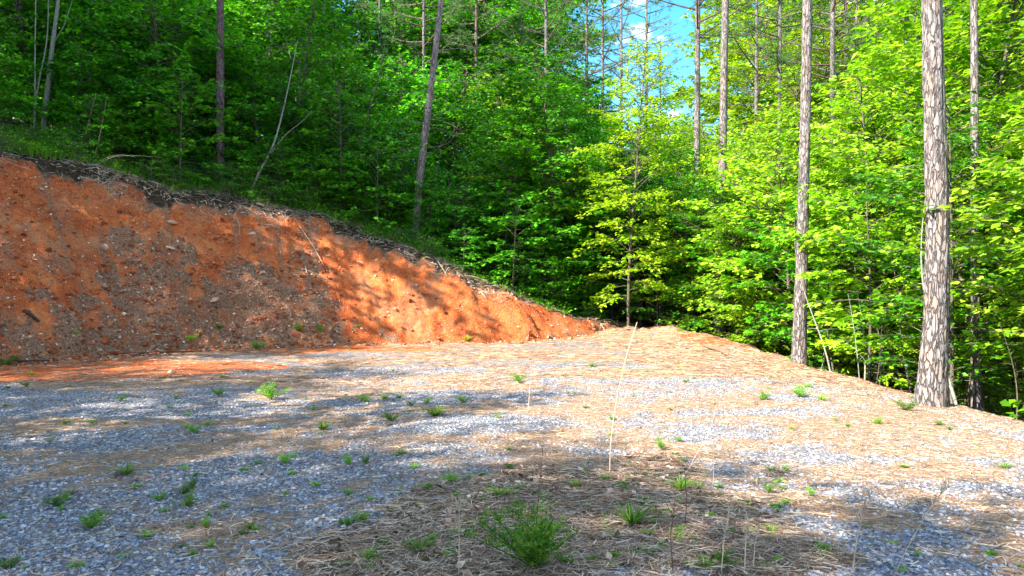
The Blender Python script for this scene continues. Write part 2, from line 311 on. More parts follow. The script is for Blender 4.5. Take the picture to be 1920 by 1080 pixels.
def weights(x, y):
    d, s = toe_coords(x, y); H = np.interp(s, TS, HB)
    n1 = fbm(x * .9, y * .9, 51, 4, .6); n2 = fbm(x * 3, y * 3, 52, 4, .6); n3 = fbm(x * .45, y * 1.1, 53, 4, .6)
    st = np.zeros(x.shape); fb = np.zeros(x.shape); cl = np.zeros(x.shape)
    for b in STRAW: st = np.maximum(st, pblob(x, y, *b, soft=.8))
    for b in FGB: fb = np.maximum(fb, pblob(x, y, *b, soft=.5))
    for b in CLAYP: cl = np.maximum(cl, pblob(x, y, *b, soft=.7))
    base = .42 + .20 * sstep(11, 20, y) + .22 * sstep(1, 5, x)
    straw = sstep(.2, .95, base + st * .34 + n1 * .5 + n3 * .5 + n2 * .55)
    straw = np.maximum(straw, sstep(.25, .9, fb + n2 * .5 + n1 * .4))
    dead = sstep(.35, .95, fb + n2 * .6 + n1 * .5)
    toe = sstep(-1.3, -.1, d + n1 * .5) * (H > .1)
    clay = np.clip(sstep(.45, .75, cl + n1 * .3 + n2 * .15) , 0, 1)
    e = sstep(5.6, 6.6, x + .5 * n1); clay = np.maximum(clay, .45 * e * sstep(13, 16, y) * sstep(-.2, .3, n2)); straw = np.maximum(straw, e)
    pad = 1 - sstep(-.3, .1, d + .3 * n2)
    onb = (1 - pad) * (1 - sstep(.92, 1.02, (d + .25 * n2 + .2 * n1) / (.8 * H + .05)))
    u = np.clip(d / (.8 * H + .01), 0, 1)
    # leaf litter low on the left of the bank, and gullies filled with it
    low = sstep(-.12, .22, np.interp(s, [20, 27, 29.2, 30.6, 35.2, 36.2, 37], [.3, .28, .34, .62, .56, .08, 0]) - u + .28 * n1 + .28 * n2) * (.62 + .5 * sstep(-.3, .3, n2))
    mids = sstep(.1, .8, .55 - abs(u - .38) * 2.2 + .6 * n1) * sstep(29.5, 32, s) * (1 - sstep(34.6, 36, s + n1))
    gul = np.zeros(x.shape); sw = s + .12 * fbm(d * .9, s * 0, 63, 2) + .06 * n2
    for g0, gw, g1, g2 in [(26.6,.10,.2,.9),(27.5,.13,.25,1),(28.3,.09,.35,.8),(29.2,.12,.4,1),(30.3,.15,.3,1),(31.2,.08,.5,.95),(31.9,.13,.55,1),(32.9,.12,.5,1),(33.6,.09,.5,1),(34.2,.10,.45,1),(34.9,.10,.4,.95)]:
        gul = np.maximum(gul, np.exp(-((sw - g0 - .18 * (u - .5)) / gw)**2) * sstep(g1 - .1, g1 + .1, u) * (1 - sstep(g2 - .05, g2 + .1, u)) * sstep(-.45, .0, n1 + .5 * n2))
    gul = gul * .62
    foot = sstep(.1, .5, .28 - u * 1.1 + .5 * n2)
    litter = np.clip(np.maximum.reduce([low * .85, mids * .8, gul, foot * 1.2]), 0, 1) * onb
    litter = np.maximum(litter, pad * (H > .6) * sstep(-.9, -.1, d + .7 * n1 + .6 * n2) * (1 - sstep(40, 42, s)) * .9)
    lip = sstep(.88, 1.02, u + .14 * n2 + .10 * n1) * (1 - sstep(0, 1.6, d - .8 * H + .4 * n1)) * (H > .15) * .72
    forest = (1 - pad) * (1 - onb)
    forest = np.maximum(forest, sstep(7.0, 7.8, x + .4 * n1)); forest = np.maximum(forest, sstep(26.5, 28, y + n1))
    gravel = np.clip((1 - straw) * (1 - clay) * pad * (1 - toe * .8) * (1 - forest), 0, 1)
    return dict(gravel=gravel, straw=np.clip(np.maximum(straw, toe) * pad * (1 - .6 * clay) * (1 - forest), 0, 1), dead=dead * pad,
                litter=np.clip(np.maximum(np.maximum(litter, lip), forest), 0, 1), clay=np.clip(np.maximum(clay * pad, onb), 0, 1), forest=forest, onb=onb, pad=pad, lip=lip, d=d, s=s, u=u, H=H)
WT = weights(XX, YY)
def earthmat():
    m, nt, out = newmat('earth_gravel_and_clay'); l = nt.links.new
    geo = N(nt, 'ShaderNodeNewGeometry')
    def at(n): return N(nt, 'ShaderNodeAttribute', attribute_name=n).outputs['Fac']
    def nse(sc, det=5, rough=.6, vec=None):
        n = N(nt, 'ShaderNodeTexNoise'); n.inputs['Scale'].default_value = sc; n.inputs['Detail'].default_value = det; n.inputs['Roughness'].default_value = rough
        l(vec or geo.outputs['Position'], n.inputs['Vector']); return n.outputs[0]
    def mixc(f, a, b, bt='MIX'):
        n = N(nt, 'ShaderNodeMix', data_type='RGBA', blend_type=bt)
        if isinstance(f, float): n.inputs[0].default_value = f
        else: l(f, n.inputs[0])
        for v, k in ((a, 6), (b, 7)):
            if isinstance(v, tuple): n.inputs[k].default_value = (*v, 1)
            else: l(v, n.inputs[k])
        return n.outputs[2]
    def rampc(f, st): r = ramp(nt, st); l(f, r.inputs[0]); return r.outputs[0]
    # crushed stone: two sizes of cells
    v1 = N(nt, 'ShaderNodeTexVoronoi'); v1.inputs['Scale'].default_value = 34; l(geo.outputs['Position'], v1.inputs['Vector'])
    v2 = N(nt, 'ShaderNodeTexVoronoi'); v2.inputs['Scale'].default_value = 60; l(geo.outputs['Position'], v2.inputs['Vector'])
    sp = N(nt, 'ShaderNodeSeparateColor'); l(v1.outputs['Color'], sp.inputs[0])
    g1 = rampc(sp.outputs[0], [(0, (.06, .07, .10)), (.5, (.17, .195, .26)), (.9, (.30, .33, .41)), (1, (.50, .52, .56))])
    dk = rampc(v1.outputs['Distance'], [(.25, (1.15, 1.15, 1.15)), (.75, (.35, .35, .38))])
    gravel = mixc(1.0, g1, dk, 'MULTIPLY')
    gravel = mixc(rampc(nse(5, 6, .8), [(.42, (.12, .12, .12)), (.62, (.8, .8, .8))]), gravel, (.27, .235, .205))
    gravel = mixc(1.0, gravel, rampc(nse(1.3), [(.3, (.8, .8, .82)), (.7, (1.2, 1.18, 1.12))]), 'MULTIPLY')
    clay = rampc(nse(1.1, 6, .65), [(.28, (.20, .042, .016)), (.42, (.38, .082, .024)), (.55, (.50, .125, .036)), (.66, (.52, .18, .065)), (.78, (.54, .27, .15))])
    clay = mixc(1.0, clay, rampc(nse(9, 6, .75), [(.3, (.55, .5, .48)), (.5, (1, 1, 1)), (.75, (1.25, 1.3, 1.35))]), 'MULTIPLY')
    clay = mixc(rampc(nse(.75, 6, .75), [(.50, (0, 0, 0)), (.66, (.75, .75, .75))]), clay, mixc(nse(20, 5, .8), (.20, .10, .055), (.52, .30, .17)))
    spk = rampc(nse(38, 2, .5), [(.62, (0, 0, 0)), (.68, (1, 1, 1))]); clay = mixc(spk, clay, (.55, .33, .20))
    straw = rampc(nse(30, 5, .8), [(.3, (.11, .075, .055)), (.5, (.28, .20, .145)), (.7, (.50, .40, .31))])
    straw = mixc(rampc(nse(2.2, 5, .7), [(.42, (0, 0, 0)), (.6, (1, 1, 1))]), straw, mixc(.35, straw, (.42, .22, .13)))
    dead = rampc(nse(26, 6, .8), [(.3, (.05, .03, .022)), (.5, (.17, .11, .08)), (.72, (.38, .29, .22))])
    litter = rampc(nse(16, 6, .85), [(.3, (.05, .026, .016)), (.45, (.19, .09, .052)), (.58, (.32, .19, .125)), (.72, (.48, .37, .29))])
    floor = rampc(nse(12, 6, .8), [(.35, (.012, .010, .006)), (.55, (.05, .036, .022)), (.75, (.11, .085, .05))])
    def brk(f, amt=.9, sc=14):   # broken-up edge of one cover over another
        n = N(nt, 'ShaderNodeMath', operation='MULTIPLY_ADD'); l(nse(sc, 4, .8), n.inputs[0]); n.inputs[1].default_value = amt * 1.5; 
        a = N(nt, 'ShaderNodeMath', operation='ADD'); l(f, n.inputs[2]); l(n.outputs[0], a.inputs[0]); a.inputs[1].default_value = -amt * .75
        r = N(nt, 'ShaderNodeMapRange'); r.inputs['From Min'].default_value = .3; r.inputs['From Max'].default_value = .7; l(a.outputs[0], r.inputs[0]); return r.outputs[0]
    c = mixc(brk(at('straw')), gravel, straw)
    c = mixc(brk(at('dead')), c, dead)
    c = mixc(brk(at('clay'), .7, 9), c, clay)
    c = mixc(brk(at('litter'), .9, 9), c, litter)
    c = mixc(brk(at('forest'), .5, 6), c, floor)
    p = N(nt, 'ShaderNodeBsdfPrincipled'); p.inputs['Roughness'].default_value = .95; p.inputs['Specular IOR Level'].default_value = .1
    l(c, p.inputs['Base Color'])
    s1 = N(nt, 'ShaderNodeMath', operation='MULTIPLY_ADD'); l(v1.outputs['Distance'], s1.inputs[0]); s1.inputs[1].default_value = -.5; l(nse(22, 6, .8), s1.inputs[2])
    b = N(nt, 'ShaderNodeBump'); b.inputs['Strength'].default_value = .9; b.inputs['Distance'].default_value = .05; l(s1.outputs[0], b.inputs['Height'])
    l(b.outputs[0], p.inputs['Normal']); l(p.outputs[0], out.inputs[0]); return m
M_EARTH = earthmat()
def build_ground():
    ny, nx = XX.shape
    dzx = np.gradient(ZZ, GX, axis=1); dzy = np.gradient(ZZ, GY, axis=0); NN = norm(np.stack([-dzx, -dzy, np.ones_like(ZZ)], -1)).reshape(-1, 3)
    V = np.stack([XX, YY, ZZ], -1).reshape(-1, 3)
    i = np.arange(ny - 1)[:, None] * nx + np.arange(nx - 1)[None]; Q = np.stack([i, i + 1, i + nx + 1, i + nx], -1).reshape(-1, 4)
    cf = lambda A: (A.ravel()[Q].mean(1))
    onb = (cf(WT['onb']) > .5) & (cf(WT['H']) > .35); pad = (cf(WT['pad']) > .5) & (cf(WT['forest']) < .5) & ~onb
    for name, mask in (('gravel_pad', pad), ('clay_bank', onb), ('ground', ~(pad | onb))):
        q = Q[mask]; us, inv = np.unique(q, return_inverse=True); g = Geo(); g.add(V[us], inv.reshape(-1, 4))
        me = g.mesh(name, M_EARTH, smooth=True)
        for k in ('gravel', 'straw', 'dead', 'litter', 'clay', 'forest'):
            a = me.attributes.new(k, 'FLOAT', 'POINT'); a.data.foreach_set('value', WT[k].ravel()[us].astype(np.float32))
        me.normals_split_custom_set_from_vertices(NN[us].tolist())
        o = link(name, me); tag(o, kind='structure')
        tag(o, {'gravel_pad': 'flat clearing of blue grey crushed stone strewn with pine straw and weeds', 'clay_bank': 'cut bank of bare orange red clay below the left woods',
                'ground': 'dark leafy forest floor sloping up behind the bank and down past the pad'}[name], {'gravel_pad': 'gravel pad', 'clay_bank': 'bank', 'ground': 'ground'}[name])
build_ground()
rng = np.random.default_rng(7)

# ------------------------------------------------------------------ loose ground cover
def scatter(n, x0, x1, y0, y1, wfun, near=0):
    """points in view on the ground, kept with probability wfun(weights); near>0 favours the foreground"""
    y = y0 + (y1 - y0) * rng.random(n)**(1 + near); x = x0 + (x1 - x0) * rng.random(n)
    k = np.abs(x) < .72 * y + .5; x, y = x[k], y[k]
    w = weights(x, y); k = rng.random(len(x)) < wfun(w, x, y); return x[k], y[k]
def gravel_stones():
    x, y = scatter(260000, -9, 8, 3.6, 16, lambda w, x, y: np.clip(w['gravel']**.8 * .95 + .10 * w['pad'], 0, 1) * (1 - w['dead'] * .9), near=1.3)
    n = len(x); sz = (.005 + .0135 * rng.random(n)**2.2) 
    C = np.array([(-1,-1,-1),(1,-1,-1),(1,1,-1),(-1,1,-1),(-.7,-.7,1),(.75,-.6,1),(.6,.7,1),(-.7,.6,1)], float)
    Fq = np.array([(0,1,5,4),(1,2,6,5),(2,3,7,6),(3,0,4,7),(4,5,6,7)])
    V = C[None] * (1 + .35 * (rng.random((n, 8, 3)) - .5)) * np.stack([rng.uniform(.6, 1.2, n), rng.uniform(.5, 1, n), rng.uniform(.2, .5, n)], -1)[:, None] * sz[:, None, None]
    a = rng.random(n) * 6.28; t = rng.normal(0, .35, n)
    c, s_ = np.cos(a)[:, None], np.sin(a)[:, None]; ct, st = np.cos(t)[:, None], np.sin(t)[:, None]
    X, Y, Z = V[..., 0], V[..., 1], V[..., 2]; Y, Z = Y * ct - Z * st, Y * st + Z * ct; X, Y = X * c - Y * s_, X * s_ + Y * c
    V = np.stack([X + x[:, None], Y + y[:, None], Z + (gz(x, y) + sz * .18)[:, None]], -1)
    g = Geo(); g.add(V.reshape(-1, 3), ((np.arange(n) * 8)[:, None, None] + Fq[None]).reshape(-1, 4), np.repeat(rng.random(n), 5))
    tag(link('gravel', g.mesh('gravel', M_STONE)), 'loose blue grey crushed stones covering the pad', 'gravel', kind='stuff')
gravel_stones()
def strips(name, label, cat, mat, x, y, ln, wd, lift=.006, curl=.25, mats=None):
    n = len(x); a = rng.random(n) * 6.28; L_ = ln * (.5 + rng.random(n)); b = a + rng.normal(0, .5, n)
    z = gz(x, y); nrm = gn(x, y)
    u = np.stack([np.cos(a), np.sin(a), rng.normal(.05, curl, n)], -1); u = norm(u - nrm * ((u * nrm).sum(-1) * .85)[:, None])
    u2 = np.stack([np.cos(b), np.sin(b), rng.normal(0, curl, n)], -1); u2 = norm(u2 - nrm * ((u2 * nrm).sum(-1) * .9)[:, None])
    p0 = np.stack([x, y, z], -1) + nrm * lift * (.5 + 2 * rng.random(n))[:, None]; p1 = p0 + u * (L_ / 2)[:, None]; p2 = p1 + u2 * (L_ / 2)[:, None]
    sd = norm(np.cross(u, nrm)) * (wd * (.6 + .8 * rng.random(n)) / 2)[:, None] + nrm * (wd * rng.normal(0, .25, n))[:, None]
    V = np.stack([p0 - sd, p0 + sd, p1 + sd, p1 - sd, p2 + sd * .4, p2 - sd * .4], 1)
    Fq = np.array([(0, 1, 2, 3), (3, 2, 4, 5)]); g = Geo()
    g.add(V.reshape(-1, 3), ((np.arange(n) * 6)[:, None, None] + Fq[None]).reshape(-1, 4), np.repeat(rng.random(n), 2))
    tag(link(name, g.mesh(name, mat)), label, cat, kind='stuff')
x, y = scatter(110000, -9, 8, 3.6, 15, lambda w, x, y: np.clip(w['straw'] * .8 + .10 * w['pad'], 0, 1), near=.8)
xf, yf = scatter(90000, -14, 8, 13, 28, lambda w, x, y: np.clip(w['straw'] * .6 + .05 * w['pad'] + (x > 3) * (y > 15) * .5, 0, 1))
strips('pine_straw', 'rust coloured pine straw on the far half of the pad and the berm', 'pine straw', M_RUST, xf, yf, .20, .008, lift=.01, curl=.35)
h = rng.random(len(x)) < .38
strips('pine_straw', 'rust coloured pine straw lying on the gravel pad', 'pine straw', M_RUST, x[h], y[h], .11, .0035)
strips('dry_grass', 'tan dry grass bits lying over the pad', 'dry grass', M_STRAW, x[~h], y[~h], .10, .005)
x, y = scatter(90000, -4, 5, 3.6, 8, lambda w, x, y: w['dead'] * .75 + .06, near=.5)
strips('dead_grass', 'matted grey dead grass in the near foreground', 'dead grass', M_DEADG, x, y, .12, .0034, lift=.012, curl=.45)
def litter_flakes():
    x, y = scatter(120000, -17, 8, 10, 29, lambda w, x, y: np.clip(w['litter'] * (w['onb'] + .5 * w['lip']) * .7 + .05 * w['onb'], 0, 1))
    x2, y2 = scatter(14000, -4, 5, 3.6, 9, lambda w, x, y: w['dead'] * .5 + .01)
    x = np.r_[x, x2]; y = np.r_[y, y2]; n = len(x); nr = gn(x, y) + rng.normal(0, .45, (n, 3))
    P = np.stack([x, y, gz(x, y) + .012], -1); U = rng.normal(0, 1, (n, 3)); nr = norm(nr)
    U = U - nr * (U * nr).sum(-1)[:, None]; g = Geo()
    leaves(g, P, U, nr, np.where(y < 10, .035 + .04 * rng.random(n), .045 + .06 * rng.random(n)), rng.random(n))
    tag(link('leaf_litter', g.mesh('leaf_litter', M_LITTER)), 'brown fallen leaves and chips caught on the lower bank', 'leaf litter', kind='stuff')
litter_flakes()
def rock_mesh(name, seed, mat, sx=1, sy=1, sz=.6, sub=2):
    import bmesh
    bm = bmesh.new(); bmesh.ops.create_icosphere(bm, subdivisions=sub, radius=1)
    r = np.random.default_rng(seed); K = norm(r.normal(0, 1, (7, 3))); h = r.uniform(.55, .9, 7)
    for v in bm.verts:
        c = np.array(v.co)
        for k, q in zip(K, h):
            t = c @ k - q
            if t > 0: c = c - k * t
        c = c * (1 + r.normal(0, .025)); v.co = (c[0] * sx, c[1] * sy, c[2] * sz)
    me = bpy.data.meshes.new(name); bm.to_mesh(me); bm.free(); me.materials.append(mat)
    a = me.attributes.new('rnd', 'FLOAT', 'FACE'); a.data.foreach_set('value', np.full(len(me.polygons), r.uniform(.4, 1), np.float32)); return me
def pebbles():
    x, y = scatter(60000, -17, 6, 12, 27, lambda w, x, y: w['onb'] * (.10 + .14 * (w['s'] < 36)))
    n = len(x); sz = .012 + .035 * rng.random(n)**3
    C = np.array([(1,0,0),(-1,0,0),(0,1,0),(0,-1,0),(0,0,1),(0,0,-1)], float); Fq = np.array([(0,2,4),(2,1,4),(1,3,4),(3,0,4),(2,0,5),(1,2,5),(3,1,5),(0,3,5)])
    V = C[None] * (1 + .5 * (rng.random((n, 6, 3)) - .5)) * np.stack([rng.uniform(.8, 1.6, n), rng.uniform(.6, 1, n), rng.uniform(.4, .8, n)], -1)[:, None] * sz[:, None, None]
    nr = gn(x, y); V = V + np.stack([x, y, gz(x, y)], -1)[:, None] + nr[:, None] * (sz * .3)[:, None, None]
    g = Geo(); g.add(V.reshape(-1, 3), ((np.arange(n) * 6)[:, None, None] + Fq[None]).reshape(-1, 3), np.repeat(rng.random(n), 8))
    tag(link('pebbles', g.mesh('pebbles', M_PEB)), 'small pale pebbles and clods sticking out of the clay bank', 'pebbles', kind='stuff')
pebbles()
M_CLOD = bitmat('clay_clods', [(0, (.16, .04, .018)), (.5, (.36, .095, .035)), (.8, (.42, .18, .08)), (1, (.36, .25, .17))], noise=12)
def clods():
    x, y = scatter(90000, -17, 6, 12, 28, lambda w, x, y: w['onb'] * (.03 + .30 * w['litter'] * (w['u'] < .75) * (w['s'] < 36) + .10 * (w['s'] < 35.5) + .25 * (w['u'] < .10) * (w['s'] < 42)) + .06 * (w['pad'] > .5) * (w['d'] > -.8) * (w['H'] > .5))
    n = len(x); sz = .018 + .075 * rng.random(n)**4
    C = norm(np.array([(-1,-1,-1),(1,-1,-1),(1,1,-1),(-1,1,-1),(-1,-1,1),(1,-1,1),(1,1,1),(-1,1,1)], float)); Fq = np.array([(0,1,5,4),(1,2,6,5),(2,3,7,6),(3,0,4,7),(4,5,6,7),(3,2,1,0)])
    V = C[None] * (1 + .7 * (rng.random((n, 8, 3)) - .5)) * np.stack([rng.uniform(.8, 1.5, n), rng.uniform(.7, 1.2, n), rng.uniform(.4, .9, n)], -1)[:, None] * sz[:, None, None]
    a = rng.random(n) * 6.28; c, s_ = np.cos(a)[:, None], np.sin(a)[:, None]; V = np.stack([V[..., 0] * c - V[..., 1] * s_, V[..., 0] * s_ + V[..., 1] * c, V[..., 2]], -1)
    V = V + np.stack([x, y, gz(x, y)], -1)[:, None] + gn(x, y)[:, None] * (sz * .25)[:, None, None]
    g = Geo(); g.add(V.reshape(-1, 3), ((np.arange(n) * 8)[:, None, None] + Fq[None]).reshape(-1, 4), np.repeat(rng.random(n), 6))
    tag(link('clods', g.mesh('clods', M_CLOD)), 'crumbled lumps of red and brown clay on the bank', 'clods', kind='stuff')
clods()
def blades(g, x, y, z, hgt, n, spread, wd, rs, droop=.5, mi=0):
    """a tuft of n curved blades"""
    a = rs.random(n) * 6.28; t = rs.uniform(.1, 1, n) * spread; hh = hgt * rs.uniform(.5, 1.1, n)
    dr = np.stack([np.cos(a), np.sin(a)], -1); b = np.stack([x + dr[:, 0] * .02 * rs.random(n), y + dr[:, 1] * .02 * rs.random(n), np.full(n, z)], -1)
    P = []
    for v in (0, .4, .75, 1):
        o = t * (v + droop * v * v) * hh
        P.append(b + np.stack([dr[:, 0] * o, dr[:, 1] * o, hh * (v - droop * .45 * v**3 * t)], -1))
    sd = np.stack([-dr[:, 1], dr[:, 0], np.zeros(n)], -1) * wd / 2
    V = np.stack([P[0] - sd, P[0] + sd, P[1] + sd, P[1] - sd, P[2] + sd * .7, P[2] - sd * .7, P[3]], 1)
    base = (np.arange(n) * 7)[:, None, None]; rn = rs.random(n)
    g.add(V.reshape(-1, 3), (base + np.array([(0,1,2,3),(3,2,4,5)])[None]).reshape(-1, 4), np.repeat(rn, 2), mi)
    g.add(np.zeros((0, 3)), np.zeros((0, 3), int)) if 0 else None
    g.f.append((base.reshape(-1, 1) + np.array([5, 4, 6])[None] + g.n - len(V.reshape(-1, 3))).astype(np.int32)); g.a.append(rn.astype(np.float32)); g.m.append(np.full(n, mi, np.int32))
def lip_growth():
    # grass, ferny sprigs and grey twigs along the top of the bank
    g = Geo(); gd = Geo(); rs = np.random.default_rng(3)
    x = rs.uniform(-18, 5, 60000); y = rs.uniform(12, 31, 60000); w = weights(x, y); b = w['d'] - .8 * w['H']
    den = sstep(.0, .8, b + .5 * fbm(x, y, 71, 3)) * (1 - sstep(2.2, 4.5, b)) * (w['H'] > .3) * (.35 + .8 * sstep(-.2, .3, fbm(x * .7, y * .7, 72, 2)))
    k = (rs.random(len(x)) < den * .30) & (np.abs(x) < .72 * y); xs, ys = x[k], y[k]; zs = gz(xs, ys)
    for X, Y, Z in zip(xs, ys, zs): blades(g, X, Y, Z, rs.uniform(.10, .30) * (1.5 if X < -5 else 1), 12, .9, .013, rs)
    n = 26000; i = rs.integers(0, len(xs), n); P = np.stack([xs[i], ys[i], zs[i]], -1) + rs.normal(0, [.12, .12, .09], (n, 3)) + [0, 0, .20]
    leaves(g, P, rs.normal(0, 1, (n, 3)) * [1, 1, .3], norm(rs.normal(0, .5, (n, 3)) + [0, 0, 1]), rs.uniform(.04, .09, n), rs.random(n) * .8)
    tag(link('undergrowth', g.mesh('undergrowth', M_GRASS)), 'low green grass and sprigs along the top of the bank', 'undergrowth', kind='stuff')
    den = sstep(-.45, 0, b + .3 * fbm(x, y, 73, 3)) * (1 - sstep(.6, 1.8, b)) * (w['H'] > .1)
    k = (rs.random(len(x)) < den * .42 * (.4 + 1.2 * sstep(-.3, .3, fbm(x * 1.1, y * 1.1, 75, 2)))) & (np.abs(x) < .72 * y); return x[k], y[k]
x, y = lip_growth(); x = np.tile(x, 3) + rng.normal(0, .06, 3 * len(x)); y = np.tile(y, 3) + rng.normal(0, .06, 3 * len(y))
strips('dead_twigs', 'grey dead twigs and roots hanging over the lip of the bank', 'dead twigs', M_DEADG, x, y, .28, .011, lift=.05, curl=.5)

# ------------------------------------------------------------------ trees
def leafy_tree(seed, h, r, z0, nb, leaf=.11, wood=.05, kind='deep', tmpl=LEAF_D, lean=.0, prof=1.0, dens=1.0, bark=None):
    """understory hardwood: thin trunk, limbs and flat layered sprays of leaves -> (trunk mesh, crown mesh)"""
    rs = np.random.default_rng(seed); K = 12; t = np.linspace(0, 1, K)
    ax = rs.normal(0, .09, 2) * h * .5 + lean; ph = rs.random(2) * 6
    TP = np.stack([ax[0] * t**1.5 + .06 * np.sin(t * 5 + ph[0]) * h * .12, ax[1] * t**1.5 + .06 * np.sin(t * 4 + ph[1]) * h * .12, t * h], -1); TP[:, :2] -= TP[0, :2]
    gt = Geo(); tube(gt, TP - [0, 0, .25] * (t == 0)[:, None], wood * (1 - .85 * t) + .006, 7, .5, 0, .12, seed)
    gc = Geo(); B = []; tw = []; LP = []; LU = []
    for i in range(nb):
        q = (i + rs.random()) / nb; z = z0 + (h - z0) * q**.85
        p0 = np.array([np.interp(z, TP[:, 2], TP[:, 0]), np.interp(z, TP[:, 2], TP[:, 1]), z])
        pr = math.sin(math.pi * min(.97, .22 + .78 * q**prof))**.75
        Lb = r * pr * rs.uniform(.55, 1.2) + .15; az = i * 2.4 + rs.normal(0, .4)
        v = np.linspace(0, 1, 6); rise = rs.uniform(.1, .85) * (1 + q * .8); bend = rs.normal(0, .25)
        A = az + bend * v; P = p0 + np.stack([np.cos(A) * Lb * v, np.sin(A) * Lb * v, Lb * (rise * v - .45 * v * v)], -1)
        B.append(P)
        nt_ = max(3, int(Lb / .17))
        for j in range(nt_):
            vv = .22 + .78 * (j + 1) / nt_; b0 = np.array([np.interp(vv, v, P[:, c]) for c in range(3)])
            sg = 1 if j % 2 else -1; ta = az + bend * vv + sg * rs.uniform(.5, 1.15) * (1 if j < nt_ - 1 else .1)
            Lt = (.18 + Lb * .42 * (1.1 - vv)) * rs.uniform(.6, 1.3)
            b1 = b0 + np.array([math.cos(ta), math.sin(ta), rs.normal(.02, .14)]) * Lt
            tw.append(np.stack([b0, (b0 + b1) / 2 + [0, 0, .02], b1]))
            m = max(3, int(Lt / .055 * dens)); vs = rs.random(m)**.8; LP.append(b0 + (b1 - b0) * vs[:, None] + rs.normal(0, [.03, .03, .03], (m, 3)))
            s2 = np.where(rs.random(m) < .5, 1, -1) * rs.uniform(.3, 1.2, m); LU.append(np.stack([np.cos(ta + s2), np.sin(ta + s2), rs.normal(-.15, .25, m)], -1))
    B = np.array(B); batch_tubes(gt, B, np.clip(.008 * r, .005, .02) * np.ones(len(B)), .003 * np.ones(len(B)), np.full(len(B), .5), 0, 4)
    tw = np.array(tw); batch_tubes(gt, tw, .004 * np.ones(len(tw)), .0015 * np.ones(len(tw)), np.full(len(tw), .5), 0, 3)
    P = np.concatenate(LP); U = np.concatenate(LU); n = len(P)
    clump = vnoise(P[:, 0] * 1.2 + P[:, 2], P[:, 1] * 1.2 + seed, 5) * .5
    leaves(gc, P, U, norm(np.array([0, 0, 1.]) + rs.normal(0, .34, (n, 3))), leaf * rs.uniform(.6, 1.25, n), np.clip(rs.random(n) * .75 + .12 + clump, 0, 1), tmpl)
    return gt.mesh('leafy_trunk', bark or M_BARK, True), {k: gc.mesh('leafy_crown', ML[k]) for k in (kind if isinstance(kind, tuple) else (kind,))}
def pine_crown(seed, z0, z1, r, nb=34, mats=('n',), needle=.2):
    rs = np.random.default_rng(seed); gt = Geo(); gc = Geo(); B = []; TPn = []; TD = []
    for i in range(nb):
        q = (i + rs.random()) / nb; z = z0 + (z1 - z0) * q; L_ = r * (1.1 - .85 * q) * rs.uniform(.5, 1.15) + .3; az = i * 2.4 + rs.normal(0, .4)
        v = np.linspace(0, 1, 6); P = np.array([0, 0, z]) + np.stack([np.cos(az) * L_ * v, np.sin(az) * L_ * v, L_ * (rs.uniform(-.05, .5) * v + .15 * v * v)], -1); B.append(P)
        for j in range(int(4 + L_ * 6)):
            vv = rs.uniform(.35, 1); b = np.array([np.interp(vv, v, P[:, c]) for c in range(3)]); a2 = az + rs.normal(0, .9)
            dd = np.array([math.cos(a2), math.sin(a2), rs.normal(.25, .3)]); TPn.append(b + dd * rs.uniform(.05, .5)); TD.append(dd)
    B = np.array(B); batch_tubes(gt, B, np.full(nb, .035), np.full(nb, .008), np.full(nb, .5), 0, 4)
    TPn = np.array(TPn); TD = norm(np.array(TD)); m = len(TPn); k = 18
    P = np.repeat(TPn, k, 0); D = np.repeat(TD, k, 0) * .7 + rs.normal(0, .55, (m * k, 3)); D = norm(D); L_ = needle * rs.uniform(.7, 1.2, m * k)
    sd = norm(np.cross(D, rs.normal(0, 1, (m * k, 3)))) * .006
    P = P + np.repeat(TD, k, 0) * rs.uniform(-.12, .12, (m * k, 1)); V = np.stack([P - sd, P + sd, P + D * L_[:, None]], 1)
    gc.add(V.reshape(-1, 3), np.arange(m * k * 3).reshape(-1, 3), np.repeat(np.clip(rs.random(m) * .6 + .2, 0, 1), k) + rs.uniform(-.2, .2, m * k))
    return gt.mesh('pine_limbs', M_PINE_D, True), gc.mesh('pine_needles', M_NEEDLE), gc.mesh('pale_pine_needles', M_NEEDLE_L)
PC = [pine_crown(100 + i, 0, 10, 3.2, 40) for i in range(3)]
def trunk_pts(h, top=(0, 0), bow=(0, 0), K=40):
    t = np.linspace(0, 1, K); return np.stack([top[0] * t + bow[0] * np.sin(t * math.pi), top[1] * t + bow[1] * np.sin(t * math.pi), t * h], -1)
def pine_trunk(name, h, r, top=(0, 0), bow=(0, 0), mat=None, n=20, seed=0, stubs=0, stubz=(3, 12), K=40, rough=.10, slen=1.4):
    g = Geo(); P = trunk_pts(h, top, bow, K); t = np.linspace(0, 1, K); P[0, 2] -= .5
    rad = r * ((1 - .62 * t) + .28 * np.exp(-t * h / .35)); tube(g, P, rad, n, .5, 0, rough, seed)
    rs = np.random.default_rng(seed + 9); B = []
    for i in range(stubs):
        z = rs.uniform(*stubz); p = np.array([np.interp(z, P[:, 2], P[:, c]) for c in range(3)]); az = rs.random() * 6.28; L_ = rs.uniform(.3, 1) * slen
        v = np.linspace(0, 1, 6); A = az + rs.normal(0, .5) * v; B.append(p + np.stack([np.cos(A) * L_ * v, np.sin(A) * L_ * v, L_ * (rs.uniform(-.2, .35) * v + rs.normal(0, .15) * v * v)], -1))
    if B: B = np.array(B); batch_tubes(g, B, np.full(len(B), .016), np.full(len(B), .004), np.full(len(B), .5), 0, 4)
    return g.mesh(name, mat or M_PINE, True), P
